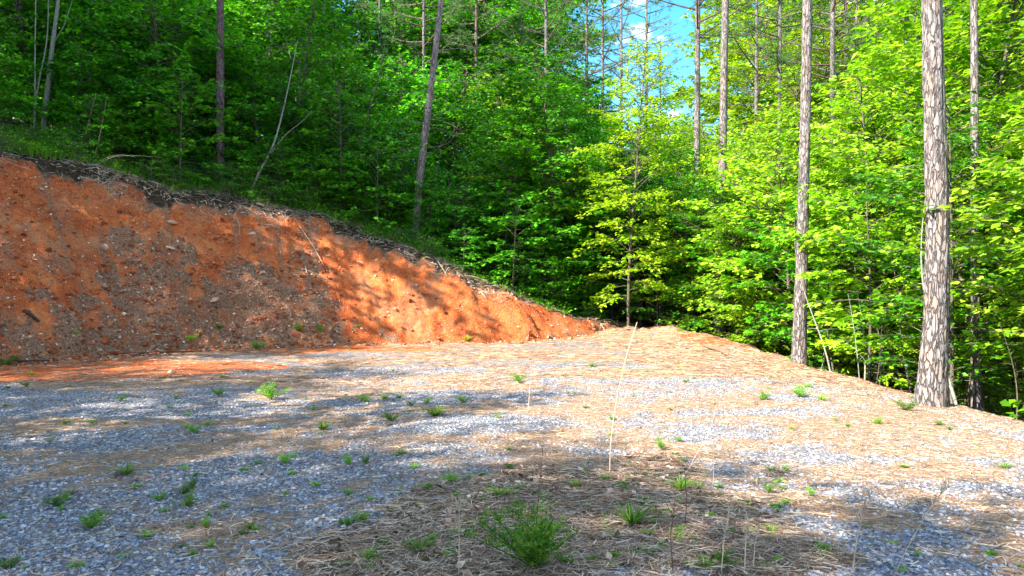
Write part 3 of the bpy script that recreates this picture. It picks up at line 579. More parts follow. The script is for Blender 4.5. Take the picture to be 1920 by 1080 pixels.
def path_trunk(path, h, D, z, mat, n, seed, stubs, stubz, rough, slen, K=170):
    # measured centre line and girth of the lower trunk, carried on straight and tapering above
    px0 = path[0][1]; Z = [CAMZ + (540 - p[0]) * D / F - z for p in path]; X = [(p[1] - px0) * D / F for p in path]; Rr = [p[2] * D / F / 2 for p in path]
    Z[0] = 0; sl_ = (X[-1] - X[-2]) / (Z[-1] - Z[-2]) * .6; zt = np.linspace(0, h, K)
    xs = np.where(zt < Z[-1], np.interp(zt, Z, X), X[-1] + (zt - Z[-1]) * sl_); rs_ = np.where(zt < Z[-1], np.interp(zt, Z, Rr), Rr[-1] * (1 - .75 * (zt - Z[-1]) / (h - Z[-1])))
    for _ in range(6): xs[1:-1] = (xs[:-2] + 2 * xs[1:-1] + xs[2:]) / 4; rs_[1:-1] = (rs_[:-2] + 2 * rs_[1:-1] + rs_[2:]) / 4
    P = np.stack([xs, .05 * np.sin(zt * .4 + seed), zt], -1); P[0, 2] -= .5; P[0, :2] = P[1, :2]
    g = Geo(); tube(g, P, rs_ * (1 + .15 * np.exp(-zt / .25)), n, .5, 0, rough, seed); q = np.random.default_rng(seed + 9); B = []
    for i in range(stubs):
        zz = q.uniform(*stubz); p = np.array([np.interp(zz, P[:, 2], P[:, c]) for c in range(3)]); az = q.random() * 6.28; L_ = q.uniform(.3, 1) * slen
        v = np.linspace(0, 1, 7); A = az + q.normal(0, .6) * v; B.append(p + np.stack([np.cos(A) * L_ * v, np.sin(A) * L_ * v, L_ * (q.uniform(-.25, .35) * v + q.normal(0, .25) * v * v)], -1))
    if B: B = np.array(B); batch_tubes(g, B, np.full(len(B), .016), np.full(len(B), .004), np.full(len(B), .5), 0, 4)
    return g.mesh('pine_trunk', mat or M_PINE, True), P
def put_pine(px, D, wpx, label, group, h=23, toppx=0, bow=0, mat=None, seed=0, stubs=6, crown=True, crownz=13, K=60, n=20, pale=0, stubz=(3, 12), rough=.1, slen=1.4, at=None, path=None):
    x, y = at or PD(px, D); z = float(gz(x, y)); r = wpx * D / F / 2
    root = empty('pine_tree', (x, y, z)); tag(root, label, 'pine tree', group)
    me, P = path_trunk(path, h, D, z, mat, n, seed, stubs, stubz, rough, slen) if path else pine_trunk('pine_trunk', h, r, (toppx * D / F, 0), (bow * D / F, 0), mat, n, seed, stubs, stubz, K, rough, slen); link('trunk', me, root)
    if crown:
        c = PC[seed % 3]; cx = float(np.interp(crownz, P[:, 2], P[:, 0])); sc = (h - crownz) / 10
        lb = link('limbs', c[0], root, (cx, 0, crownz)); cn = link('crown', c[2 if pale else 1], root, (cx, 0, crownz))
        for o in (lb, cn): o.scale = (sc, sc, sc); o.rotation_euler[2] = seed * 1.3
    return root
GP = 'tall pines standing around the pad'
put_pine(1748, 11.4, 47, 'thickest pine, light plated bark, at the right rim of the pad', GP, h=24, toppx=0, bow=30, seed=1, n=64, stubs=0, rough=.17, path=[(745,1745,54),(700,1749,47),(600,1756,41),(400,1758,39),(200,1750,36),(0,1743,33)])
put_pine(1500, 18.2, 27, 'straight pale pine at the end of the orange berm, second from the right rim', GP, h=24, toppx=25, bow=4, seed=2, n=40, stubs=2, stubz=(8, 13), rough=.15, path=[(668,1500,27),(600,1501,24),(500,1503,21),(300,1507,19),(0,1513,17)])
put_pine(1349, 27, 18, 'slim light barked pine left of the straight berm pine, just right of the sky gap', GP, h=25, toppx=22, bow=0, seed=3, stubs=5)
put_pine(1305, 33, 14, 'narrow grey pine standing directly at the right side of the blue sky gap', GP, h=26, toppx=6, seed=4, stubs=12, stubz=(8, 15), mat=M_PINE)
put_pine(1452, 36, 12, 'thin pale pine between the two lit pines behind the berm', GP, h=26, toppx=12, bow=3, seed=5, stubs=14, stubz=(8, 16))
put_pine(1416, 44, 10, 'distant thin pine with bare twigs left of the paler thin one', GP, h=26, toppx=4, seed=6, stubs=16, stubz=(9, 18))
put_pine(1556, 34, 13, 'thin pale pine just right of the straight berm pine', GP, h=25, toppx=8, seed=7, stubs=12, stubz=(8, 15))
put_pine(1584, 46, 10, 'far dim pine with crossed bare branches right of the berm pine', GP, h=26, toppx=2, seed=8, stubs=20, stubz=(9, 18), mat=M_PINE_D)
put_pine(1700, 25, 14, 'pale pine close left of the thickest pine, half hidden by leaves', GP, h=24, toppx=6, bow=-4, seed=9, stubs=4)
put_pine(1718, 31, 10, 'very thin pale pine behind the thickest one', GP, h=24, toppx=3, seed=10, stubs=3)
put_pine(1830, 15.2, 17, 'pinkish brown pine rising below the right rim beyond the thickest pine', GP, h=20, toppx=-8, seed=11, stubs=4, stubz=(2, 6))
put_pine(1610, 41, 9, 'slender far pine half hidden in the lit leaves at right', GP, h=23, toppx=-5, seed=12)
GL = 'tall pines in the woods above the clay bank'
put_pine(413, 26.3, 15.5, 'dark reddish trunked pine at the top of the clay bank', GL, h=22, toppx=6, bow=-2, seed=13, mat=M_PINE_D, stubs=10, stubz=(4, 9), K=100, n=24, slen=.7)
put_pine(778, 27.2, 17, 'leaning grey pine with many dead side branches left of centre', GL, h=24, seed=14, path=[(450,774,15),(330,783,14),(200,800,12),(100,812,11),(0,824,10)], mat=M_PINE_M, stubs=34, stubz=(3, 12), K=100, n=24, slen=2.2)
put_pine(499, 42, 9, 'thin pale pine far up the hill right of the dark reddish pine', GL, h=23, toppx=8, seed=15, stubs=3)
put_pine(208, 38, 11, 'blue grey pine deep in the shade left of the dark reddish pine', GL, h=23, toppx=2, seed=16, stubs=3)
put_pine(792, 40, 8, 'thin grey pine just behind the leaning pine', GL, h=24, toppx=4, seed=17, stubs=8)
put_pine(893, 46, 9, 'dark far pine at the top edge right of the leaning pine', GL, h=25, seed=18, stubs=8, mat=M_PINE_D)
put_pine(1024, 46, 10, 'far pine with a light trunk and bare twigs left of the sky gap', GL, h=26, seed=19, stubs=24, stubz=(8, 18))
put_pine(975, 50, 9, 'far pine among bare twigs above the yellow topped maple', GL, h=26, seed=20, stubs=24, stubz=(8, 18))
put_pine(712, 48, 8, 'slim pale far pine left of the leaning pine', GL, h=25, seed=21)
put_pine(1100, 52, 9, 'feathery crowned pine standing left of the sky gap', GL, h=24, crownz=11, seed=22, pale=1, stubs=18, stubz=(4, 10))
put_pine(1165, 60, 8, 'small feathery pine right in front of the sky gap', GL, h=25, crownz=11, seed=23, pale=1)
put_pine(1212, 66, 8, 'lowest feathery pine under the sky gap', GL, h=24, crownz=9, seed=24, pale=1)
put_pine(1238, 58, 7, 'slight feathery pine at the right foot of the sky gap', GL, h=18, crownz=7, seed=25, pale=1)
put_pine(1130, 49, 8, 'dark limbed pine whose twigs reach across the left of the sky gap', GL, h=24, crownz=12, seed=27, stubs=26, stubz=(8, 14), slen=2.4)

VAR = {}
def V_(key, **kw): VAR[key] = leafy_tree(**kw)
KD = ('deep', 'mid', 'bright', 'gold')
V_('s1', seed=1, h=3.4, r=1.4, z0=.3, nb=30, leaf=.15, wood=.025, kind=KD, tmpl=LEAF_M)
V_('s3', seed=9, h=2.6, r=1.3, z0=.15, nb=30, leaf=.14, wood=.02, kind=KD, dens=1.1)
V_('s2', seed=2, h=4.4, r=1.6, z0=.5, nb=36, leaf=.16, wood=.03, kind=KD, tmpl=LEAF_M)
V_('m1', seed=3, h=7.0, r=2.3, z0=.8, nb=62, leaf=.17, wood=.05, kind=KD)
V_('m2', seed=4, h=8.0, r=2.1, z0=1.0, nb=66, leaf=.165, wood=.05, kind=KD)
V_('m3', seed=5, h=6.2, r=2.6, z0=.6, nb=54, leaf=.175, wood=.05, kind=KD, prof=.8)
V_('t1', seed=6, h=12, r=3.2, z0=1.5, nb=110, leaf=.20, wood=.09, kind=KD, dens=.85)
V_('t2', seed=7, h=14, r=3.6, z0=2.2, nb=120, leaf=.21, wood=.10, kind=KD, dens=.85)
V_('y1', seed=18, h=10, r=2.0, z0=.7, nb=120, leaf=.15, wood=.06, kind=('gold',), dens=1.2)
V_('t3', seed=8, h=11, r=2.8, z0=1.2, nb=100, leaf=.185, wood=.08, kind=KD, dens=.85)
TREE_TYPES = {}
def put_leafy(key, kind, x, y, sc, label, group, rz=None, sz=1.0, name='leafy_tree', cat='tree'):
    tm, cm = VAR[key]; z = float(gz(x, y))
    root = empty(name, (x, y, z - .03), rng.random() * 6.28 if rz is None else rz); root.scale = (sc, sc, sc * sz); tag(root, label, cat, group)
    a = link('trunk', tm, root); b = link('crown', cm[kind], root); return root
# individually recognisable hardwoods
def PDx(px, D, *a, **k): x, y = PD(px, D); return put_leafy(a[0], a[1], x, y, *a[2:], **k)
GU = 'leafy trees at the edge of the woods'
PDx(1178, 26.5, 'y1', 'gold', .93, 'slender yellow green tree standing alone under the blue sky gap', GU, sz=1.06)
PDx(1045, 28.5, 't1', 'mid', .86, 'broad green maple with a lit yellowish top left of the sky gap', GU)
PDx(930, 29, 'm1', 'mid', 1.15, 'fresh green maple in front of the woods behind the low end of the bank', GU)
PDx(1275, 30, 't3', 'deep', .62, 'small dark green tree closing the right foot of the sky gap', GU)
# the woods in rows going back
GLW = 'shaded leafy trees in the woods above the clay bank'; GRW = 'sunlit leafy trees in the woods along the right rim'
GCW = 'green leafy trees in the woods behind the end of the pad'
MARKS = [(-400, 60, 'at the far left edge of the woods'), (60, 150, 'behind the pale grey trunk at far left'), (150, 300, 'left of the dark reddish pine'), (300, 410, 'just left of the dark reddish pine'),
 (410, 520, 'behind the forked leaning sapling'), (520, 640, 'between forked sapling and leaning pine'), (640, 760, 'just left of the leaning grey pine'), (760, 860, 'behind the leaning grey pine'),
 (860, 960, 'right of the leaning grey pine'), (960, 1060, 'above the low end of the clay bank'), (1060, 1160, 'left of the yellow green tree'), (1160, 1240, 'behind the yellow green tree'), (1240, 1320, 'below the right side of the sky gap'),
 (1320, 1400, 'behind the slim pine right of the sky gap'), (1400, 1480, 'left of the straight berm pine'), (1480, 1540, 'behind the straight berm pine'), (1540, 1620, 'right of the straight berm pine'),
 (1620, 1710, 'left of the thickest pine'), (1710, 1790, 'behind the thickest pine'), (1790, 1860, 'right of the thickest pine'), (1860, 2600, 'at the far right edge of the woods')]
PLACED = []
def place_label(o, what, x, y):
    px = 960 + F * x / y; m = next(t for a, b, t in MARKS if a <= px < b) if px > -400 and px < 2600 else 'outside the frame'
    dep = 'nearest ' if y < 20 else ('front ' if y < 29 else ('second row ' if y < 36 else ('deeper ' if y < 48 else 'far ')))
    PLACED.append((o, dep + what + ' ' + m, px))
def settle_labels():
    by = {}
    for o, t, px in PLACED: by.setdefault(t, []).append((px, o))
    O = ['leftmost', 'second', 'third', 'fourth', 'fifth', 'sixth', 'seventh', 'eighth', 'ninth', 'tenth', 'eleventh', 'twelfth']
    for t, l in by.items():
        l.sort(key=lambda q: q[0])
        for i, (px, o) in enumerate(l): o['label'] = t if len(l) == 1 else t + ', ' + (O[min(i, 11)] if i < len(l) - 1 else 'rightmost')
WHAT = dict(deep='dark green leafy tree', mid='fresh green leafy tree', bright='lime green leafy tree', gold='yellow green leafy tree')
rt = random.Random(5)
def key0_(k): return k[0] == 's1'
def woods():
    rows = [(24.4, 1.3, ('s1', 's3'), (.45, .8)), (26.3, 1.5, ('s1', 's3', 's2'), (.6, 1.0)), (33, 2.2, ('s2', 'm3'), (.7, 1.1)), (29, 1.9, ('s2', 's3', 'm3'), (.8, 1.2)), (25.5, 1.7, ('s1', 's2'), (.6, 1.1)), (27.5, 2.1, ('s2', 'm3', 's1'), (.8, 1.2)), (30.5, 2.4, ('m1', 'm2', 'm3'), (.8, 1.15)), (34, 2.8, ('m1', 'm2', 't3'), (.9, 1.15)),
            (38.5, 3.2, ('t1', 't3', 'm1'), (.85, 1.15)), (44, 3.5, ('t1', 't2', 't3'), (1.1, 1.4)), (52, 4.2, ('t1', 't2'), (1.4, 1.75)), (62, 5.2, ('t2', 't1'), (1.7, 2.0)), (78, 7.0, ('t2',), (2.1, 2.4))]
    for D, sp, keys, (a, b) in rows:
        X = -D * .74
        while X < D * .76:
            x = X + rt.uniform(-.35, .35) * sp; y = D + rt.uniform(-.12, .12) * D * .5; X += sp
            px = 960 + F * x / y; d, s = toe_coords(np.array([x]), np.array([y])); H = np.interp(s, TS, HB)[0]
            if d[0] < .8 * H + (.7 if key0_(keys) else 1.3) and x < 5: continue
            if x > 4 and x < 7.4 and y < 27.5: continue
            if y < 27.5 and px > 1180 and px < 1330: continue
            if (375 < px < 450 and y < 28.5) or (440 < px < 530 and y < 26.5) or (770 < px < 835 and y < 31): continue
            sc = rt.uniform(a, b)
            key = rt.choice(keys)
            if y > 28:     # the wood stays low where the photograph opens to the sky
                hk, rk = VAR_H[key], VAR_R[key]; z0_ = float(gz(x, y))
                while sc > .15:
                    hw = rk * sc * F / y * .75; top = 540 - (z0_ + hk * sc - CAMZ) * F / y
                    if px + hw < 1168 or px - hw > 1282 or top > 215 + max(0, 1200 - px) * .25: break
                    sc *= .93
            if any(y < Dt and abs(px - pt) < VAR_R[key] * sc * .75 * F / y + 6 for pt, Dt in [(413,26.3),(480,25.3),(520,25.3),(785,27.2),(812,27.2),(83,24.6)]): continue
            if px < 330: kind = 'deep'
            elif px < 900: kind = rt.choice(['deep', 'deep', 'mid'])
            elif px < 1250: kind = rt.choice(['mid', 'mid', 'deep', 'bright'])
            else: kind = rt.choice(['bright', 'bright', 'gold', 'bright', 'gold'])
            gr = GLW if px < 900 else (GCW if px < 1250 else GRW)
            wh = WHAT[kind].replace('leafy', 'low leafy' if key[0] == 's' else ('leafy' if key[0] == 'm' else 'tall leafy'))
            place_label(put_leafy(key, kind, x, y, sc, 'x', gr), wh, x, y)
VAR_R = dict(s3=1.3, s1=1.4, s2=1.6, m1=2.3, m2=2.1, m3=2.6, t1=3.2, t2=3.6, t3=2.8)
VAR_H = dict(s3=2.6, s1=3.4, s2=4.4, m1=7, m2=8, m3=6.2, t1=12, t2=14, t3=11)
woods()
# right rim, nearer than the rows
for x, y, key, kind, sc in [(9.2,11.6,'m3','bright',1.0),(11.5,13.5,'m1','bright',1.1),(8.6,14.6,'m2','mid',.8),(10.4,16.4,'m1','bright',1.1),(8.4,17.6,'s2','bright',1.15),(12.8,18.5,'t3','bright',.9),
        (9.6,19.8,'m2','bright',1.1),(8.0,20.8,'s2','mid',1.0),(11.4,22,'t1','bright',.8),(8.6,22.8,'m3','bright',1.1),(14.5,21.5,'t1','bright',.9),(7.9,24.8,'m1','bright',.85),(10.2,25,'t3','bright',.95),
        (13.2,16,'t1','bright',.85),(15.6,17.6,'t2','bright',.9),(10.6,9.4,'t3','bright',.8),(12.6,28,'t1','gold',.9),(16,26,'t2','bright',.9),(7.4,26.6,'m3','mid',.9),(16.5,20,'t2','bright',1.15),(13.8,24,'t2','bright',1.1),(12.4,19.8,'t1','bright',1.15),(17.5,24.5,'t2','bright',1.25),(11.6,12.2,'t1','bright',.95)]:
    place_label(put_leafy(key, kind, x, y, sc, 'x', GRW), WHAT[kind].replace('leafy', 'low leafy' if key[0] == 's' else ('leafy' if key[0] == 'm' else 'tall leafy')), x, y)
# woods to the left of and behind the viewer, which shade the pad
GB = 'trees left of and behind the viewer'
ro = random.Random(11)
CR = dict(t1=(12, 3.2, 1.5), t2=(14, 3.6, 2.2), t3=(11, 2.8, 1.2), m1=(7, 2.3, .8), m2=(8, 2.1, 1.0), y1=(10, 2.0, .7), p=(23, 2.6, 13))
def hit(px, py, lo=3.0, hi=70):
    D = np.arange(lo, hi, .02); x = (px - 960) / F * D; z = CAMZ + (540 - py) / F * D; g = gz(x, D); k = np.nonzero(g >= z)[0]
    i = k[0] if len(k) else len(D) - 1; return float(x[i]), float(D[i]), float(g[i])
def at3(px, py, D): return ((px - 960) / F * D, D, CAMZ + (540 - py) / F * D)
LIT = [hit(*p) for p in [(60,840),(160,838),(260,836),(360,834),(460,828),(560,822),(680,820),(800,815),(1000,845),(1100,860),(1250,830),(1380,900),(1540,830),(1650,850),(1800,840),(1600,960),(1750,940),(1880,960),(1900,1010),(1700,990),
    (30,755),(150,750),(300,748),(400,705),(600,703),(800,700),(1000,690),(650,520),(700,560),(760,560),(820,570),(860,600),(900,600),(700,610),(1350,650)]] + \
  [at3(1745, y, 11.4) for y in (20, 150, 280)] + [at3(1505, y, 18.2) for y in (30, 200, 350)] + [at3(x, y, D) for x, y, D in [(1355,100,27),(1355,300,27),(1650,150,16),(1850,150,14),(1650,350,18),(1450,250,24),(1550,450,20),(1850,400,14),(1180,200,26.5),(1180,350,26.5),
    (1080,110,28.5),(700,40,34),(600,100,32)]]
SHD = [hit(*p) for p in [(60,400),(60,560),(200,420),(200,560),(330,450),(330,600),(450,440),(480,560),(560,480),(540,600),(30,640),(200,640),(100,1000),(300,1000),(500,960),(200,920),(600,1040),(850,1000),(1000,1040),(1150,1000),(900,930),(1300,1050),
    (100,710),(300,725),(700,735),(900,745),(1100,750),(1300,760),(1500,760),(1250,710),(1450,720),(1650,790),(500,760),(700,770)]] + [at3(1748, y, 11.4) for y in (520, 600, 700)] + [at3(1500, y, 18.2) for y in (470, 560, 640)] + \
  [at3(x, y, D) for x, y, D in [(60,80,26),(200,60,27),(350,80,28),(200,200,26),(400,200,26.5),(550,250,27),(50,180,24),(650,330,27),(800,400,27),(950,480,28),(330,20,32)]]
SH = sdir[:2] / np.hypot(*sdir[:2]); TE = math.tan(SUN_EL)
def offframe(x, y):
    if y > 0 and x > -.70 * y - 4.2: return False
    return not (math.hypot(x, y) < 7 or (-2 < y < 1.5 and x > -14))
PTS = np.array(LIT + SHD); NL = len(LIT); WS = np.ones(len(SHD)); WS[:12] = 2.2; WL = np.full(NL, 1.2); WL[27:36] = 3.0; WL[0:11] = 2.2; WL[11:20] = 2.6; WL[20:27] = 1.0; WS[22:34] = 2.1; WS[25:31] = 2.7; WS[12:22] = 1.8; WS[34:40] = 4.0
def shade_of(x, y, z, key, sc, k):
    h, r_, z0 = CR[key]; dx, dy = x - PTS[:, 0], y - PTS[:, 1]; t = dx * SH[0] + dy * SH[1]; off = np.abs(dx * SH[1] - dy * SH[0])
    zz = PTS[:, 2] + t * TE - z; v = (zz / sc - z0) / (h - z0); rad = r_ * sc * k * np.sin(np.pi * np.clip(.2 + .78 * v, 0, 1))**.75
    return (t > 1) & (off < rad) & (v > 0) & (v < 1) & ((key != 'p') | (k > .7))
cand = []
while len(cand) < 2500:
    x = ro.uniform(-40, 2); y = ro.uniform(-28, 40); key = ro.choice(['t1', 't2', 't3', 'm1', 'm2', 'y1', 'p', 'p']); sc = ro.uniform(.8, 1.6) if key != 'p' else ro.uniform(.8, 1.1)
    if not offframe(x, y): continue
    z = float(gz(x, y)); cand.append((x, y, z, key, sc, shade_of(x, y, z, key, sc, .75), shade_of(x, y, z, key, sc, .6)))
AROUND = []; done = np.zeros(len(PTS), bool); hurt = np.zeros(len(PTS), bool)
while len(AROUND) < 40:
    best = None
    for c in cand:
        if any(math.hypot(c[0] - a[0], c[1] - a[1]) < (2.0 if c[3] in 'p' else 3.0) for a in AROUND): continue
        gain = ((c[6] & ~done)[NL:] * WS).sum() - ((c[5] & ~hurt)[:NL] * WL).sum()
        if best is None or gain > best[0]: best = (gain, c)
    if best is None or best[0] < .5: break
    c = best[1]; AROUND.append(c[:5]); done |= c[6]; hurt |= c[5]
print('AROUND', len(AROUND), 'shaded', int(done[NL:].sum()), 'of', len(SHD), 'lit blocked', int(hurt[:NL].sum()), 'of', NL)
for i, (x, y, z, key, sc) in enumerate(AROUND):
    if key == 'p':
        put_pine(960 + F * x / 10, 10, 22, 'tall pine outside the frame to the left of the clearing', GB, h=23 * sc, seed=60 + i, stubs=4, crownz=13 * sc, at=(x, y))
        continue
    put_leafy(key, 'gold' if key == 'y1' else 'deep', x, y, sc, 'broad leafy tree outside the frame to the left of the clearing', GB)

# ------------------------------------------------------------------ slim stems in the woods
def bare(seed, h, r, lean=0, nb=10, mat=None, br=.8, name='bare_stem', leafy=0):
    rs = np.random.default_rng(seed); g = Geo(); K = 14; t = np.linspace(0, 1, K)
    P = np.stack([lean * h * t**1.3 + .05 * h * np.sin(t * 4 + seed), .06 * h * np.sin(t * 3 + seed * 2), h * t], -1); P[:, :2] -= P[0, :2]; P[0, 2] -= .3
    tube(g, P, r * (1 - .8 * t) + .003, 6, .5, 0, .15, seed); B = []
    for i in range(nb):
        z = rs.uniform(.25, .95); p = np.array([np.interp(z, t, P[:, c]) for c in range(3)]); az = rs.random() * 6.28; L_ = h * .22 * br * rs.uniform(.4, 1.2) * (1.2 - z)
        v = np.linspace(0, 1, 5); B.append(p + np.stack([np.cos(az + .4 * v) * L_ * v, np.sin(az + .4 * v) * L_ * v, L_ * (rs.uniform(.2, 1.1) * v - .2 * v * v)], -1))
    if B: B = np.array(B); batch_tubes(g, B, np.full(nb, r * .35), np.full(nb, .003), np.full(nb, .5), 0, 4)
    return g.mesh(name, mat or M_BARK, True)
BS = [bare(1, 3.6, .022, .08), bare(2, 5.2, .035, -.05), bare(3, 2.6, .015, .18, 6), bare(4, 6.5, .045, .03, 12), bare(5, 4.2, .03, -.16, 14)]
BP = [bare(11, 5, .03, .05, 8, M_PALE), bare(12, 7, .05, -.03, 10, M_PALE), bare(13, 3.2, .02, .12, 8, M_PALE)]
rb = random.Random(8)
def bare_trees():
    n = 0; tries = 0
    while n < 110 and tries < 4000:
        tries += 1; px = rb.uniform(-40, 1960)
        if n < 55: px = rb.uniform(1500, 1960)
        D = rb.uniform(11, 32) if px > 1500 else rb.uniform(24.5, 36); x, y = PD(px, D)
        d, s = toe_coords(np.array([x]), np.array([y])); H = np.interp(s, TS, HB)[0]
        if (d[0] < .8 * H + 1.0 and x < 4.5) or (4 < x < 7.3 and y < 27.5) or (x <= 4.5 and y < 27): continue
        pale = rb.random() < .45; me = rb.choice(BP if pale else BS); sc = rb.uniform(.6, 1.2) if px < 1500 else rb.uniform(.35, .75)
        o = link('bare_sapling', me, None, (x, y, float(gz(x, y)))); o.rotation_euler = (rb.uniform(-.08, .08), rb.uniform(-.15, .15), rb.random() * 6.28); o.scale = (sc,) * 3
        tag(o, 'x', 'sapling', 'thin bare stems standing in the woods'); place_label(o, ('pale' if pale else 'brown') + ' thin bare stem', x, y); n += 1
bare_trees()
V_('sh', seed=31, h=.9, r=.62, z0=.05, nb=26, leaf=.085, wood=.012, kind=('deep', 'mid'), dens=1.0)
V_('sh2', seed=32, h=.65, r=.75, z0=.03, nb=24, leaf=.075, wood=.010, kind=('deep', 'mid'), dens=1.0)
nsh = 0
while nsh < 60:
    x, y = rb.uniform(-19, 3.5), rb.uniform(14, 29); d, s = toe_coords(np.array([x]), np.array([y])); H = np.interp(s, TS, HB)[0]; b = d[0] - .8 * H; px = 960 + F * x / y
    if abs(x) > .72 * y or not (.9 < b < 3.6) or H < .3: continue
    if any(y < Dt and abs(px - pt) < 75 for pt, Dt in [(413,26.3),(480,25.3),(83,24.6)]): continue
    key = rb.choice(['s3', 's3', 's1', 's2']); k = rb.choice(['deep', 'deep', 'mid']); o = put_leafy(key, k, x, y, rb.uniform(.35, .8) if b < 2 else rb.uniform(.5, .95), 'x', GLW)
    place_label(o, 'bank edge ' + WHAT[k].replace('leafy tree', 'sapling'), x, y); nsh += 1
nsh = 0
for _ in range(6000):
    x, y = rb.uniform(-17, 3.5), rb.uniform(14, 29)
    if abs(x) > .70 * y: continue
    d, s = toe_coords(np.array([x]), np.array([y])); H = np.interp(s, TS, HB)[0]; b = d[0] - .8 * H
    if not (.25 < b < 2.6) or H < .4 or (x > -6 and rb.random() < .45): continue
    k = rb.choice(['deep', 'deep', 'mid']); o = put_leafy(rb.choice(['sh', 'sh2']), k, x, y, rb.uniform(.45, 1.05) * (.8 if x > -6 else 1), 'x', 'low shrubs along the top of the bank', name='low_shrub', cat='shrub')
    place_label(o, {'deep': 'low dark green shrub', 'mid': 'low fresh green shrub'}[k], x, y); nsh += 1
    if nsh > 75: break
def single(name, me, label, cat, px, D, rz=0, group=None, sc=1):
    x, y = PD(px, D); o = link(name, me, None, (x, y, float(gz(x, y)))); o.rotation_euler[2] = rz; o.scale = (sc,) * 3; return tag(o, label, cat, group)
def poly_tree(name, chains, mat, n=8, rough=.1, K=16):
    """chains of (points, r0, r1) smoothed and joined"""
    g = Geo()
    for q, (pts, r0, r1) in enumerate(chains):
        pts = np.array(pts, float); t = np.linspace(0, len(pts) - 1, K); P = np.stack([np.interp(t, np.arange(len(pts)), pts[:, c]) for c in range(3)], -1)
        for _ in range(3): P[1:-1] = (P[:-2] + 2 * P[1:-1] + P[2:]) / 4
        tube(g, P, np.linspace(r0, r1, K), n, .5, 0, rough, q)
    return g.mesh(name, mat, True)
def rel(px0, py0, D, pts):   # picture offsets turned into metres at the distance of the thing, with some depth of its own
    return [((a - px0) * D / F, dy, (py0 - b) * D / F) for a, b, dy in pts]
D = 25.3
single('leaning_sapling', poly_tree('leaning_sapling', [(rel(463, 350, D, [(460,370,0),(466,340,.1),(485,290,.2),(503,262,.3),(512,230,.4),(520,180,.6),(532,120,.7),(545,40,.8)]), .062, .012),
    (rel(463, 350, D, [(503,262,.3),(520,243,.2),(540,225,0),(566,212,-.2),(590,190,-.3)]), .024, .006)], M_PALE), 'leaning grey forked sapling on the bank top right of the dark reddish pine', 'sapling', 463, D)
D = 24.6
single('pale_tree', poly_tree('pale_tree', [(rel(83, 232, D, [(82,250,0),(83,200,0),(88,140,.1),(94,70,.1),(101,0,.2),(108,-80,.2)]), .095, .05), (rel(83, 232, D, [(94,70,.1),(110,30,.3),(122,-20,.4)]), .02, .01)], M_PALE), 'pale grey barked tree at the far left top of the bank', 'tree', 83, D)
for a, b, t in [(62, 58, 'thin pale stem left of the pale grey trunk, standing nearly upright'), (64, 82, 'thin pale stem crossing toward the pale grey trunk at far left')]:
    single('slim_stem', poly_tree('slim_stem', [(rel(63, 238, 23.6, [(63,250,0),(a,160,.1),(b,60,.2),(b + 2,-40,.2)]), .03, .014)], M_PALE, 6), t, 'sapling', 63, 23.6 if a == 62 else 23.8)
for pts, t in [([(150,238),(165,180),(180,120)], 'left one of two yellowish canes leaning above the bank top'), ([(176,262),(190,200),(199,148)], 'right one of two yellowish canes leaning above the bank top')]:
    D = 23.2; single('leaning_cane', poly_tree('leaning_cane', [(rel(pts[0][0], pts[0][1], D, [(p, q, 0) for p, q in pts]), .016, .006)], M_STALK, 5), t, 'cane', pts[0][0], D)
for pts, t in [([(180,262),(205,242),(240,238),(285,240)], 'longer arching dry cane on top of the bank'), ([(178,258),(195,240),(215,233),(235,236)], 'shorter arching dry cane on top of the bank'), ([(290,262),(315,285),(335,300)], 'dry cane drooping left of the dark reddish pine')]:
    D = 22.6; single('arching_cane', poly_tree('arching_cane', [(rel(pts[0][0], pts[0][1], D, [(p, q, .2 * i) for i, (p, q) in enumerate(pts)]), .016, .005)], M_STALK, 5), t, 'cane', pts[0][0], D)
# ------------------------------------------------------------------ things lying on the bank and the pad
def stick(name, pts, r0, r1, label, cat, mat=None, lift=.0, n=6):
    H_ = np.array([hit(*p) for p in pts]); P0 = H_[0].copy(); Q = H_ - P0; Q[:, 2] += lift + r0 * .6
    me = poly_tree(name, [([tuple(q) for q in Q], r0, r1)], mat or M_STICK, n, .25, 18); return tag(link(name, me, None, tuple(P0)), label, cat)
stick('fallen_log', [(-30,200),(0,214),(28,226),(52,238)], .11, .08, 'weathered pale log lying at the far left top of the bank', 'log', M_PALE, .05, 10)
stick('long_stick', [(212,667),(280,664),(340,662),(398,660)], .028, .014, 'long dark stick lying at the foot of the bank', 'stick', M_DSTEM, .02)
stick('long_stick', [(-20,680),(40,680),(110,679)], .03, .018, 'dark stick at the far left foot of the bank', 'stick', M_DSTEM, .02)
stick('exposed_root', [(535,388),(560,425),(590,470),(608,503)], .022, .010, 'long pale root hanging down the bank right of centre', 'root', M_STALK, .04)
stick('exposed_root', [(540,503),(570,508),(600,520),(622,533)], .020, .009, 'grey root branching sideways midway up the bank', 'root', M_STICK, .04)
stick('exposed_root', [(572,505),(577,520),(574,540)], .022, .008, 'short stub root hanging below the sideways root', 'root', M_STICK, .06)
stick('exposed_root', [(445,415),(450,430),(449,445)], .014, .006, 'short pale root under the bank top near the leaning sapling', 'root', M_STALK, .04)
stick('exposed_root', [(820,492),(830,508),(838,522)], .026, .008, 'pale pointed root under the lip of the sunlit red bank', 'root', M_STALK, .05)
stick('wood_chunk', [(44,588),(58,597),(74,610)], .05, .035, 'dark chunk of rotten wood on the lower left bank', 'wood', M_DSTEM, .03)
stick('thin_stick', [(1250,642),(1290,620)], .014, .006, 'thin stick poking up behind the end of the pad', 'stick', M_STICK, .0)
stick('thin_stick', [(1320,652),(1345,660),(1362,668)], .02, .008, 'dark stick lying on the orange berm', 'stick', M_DSTEM, .02)
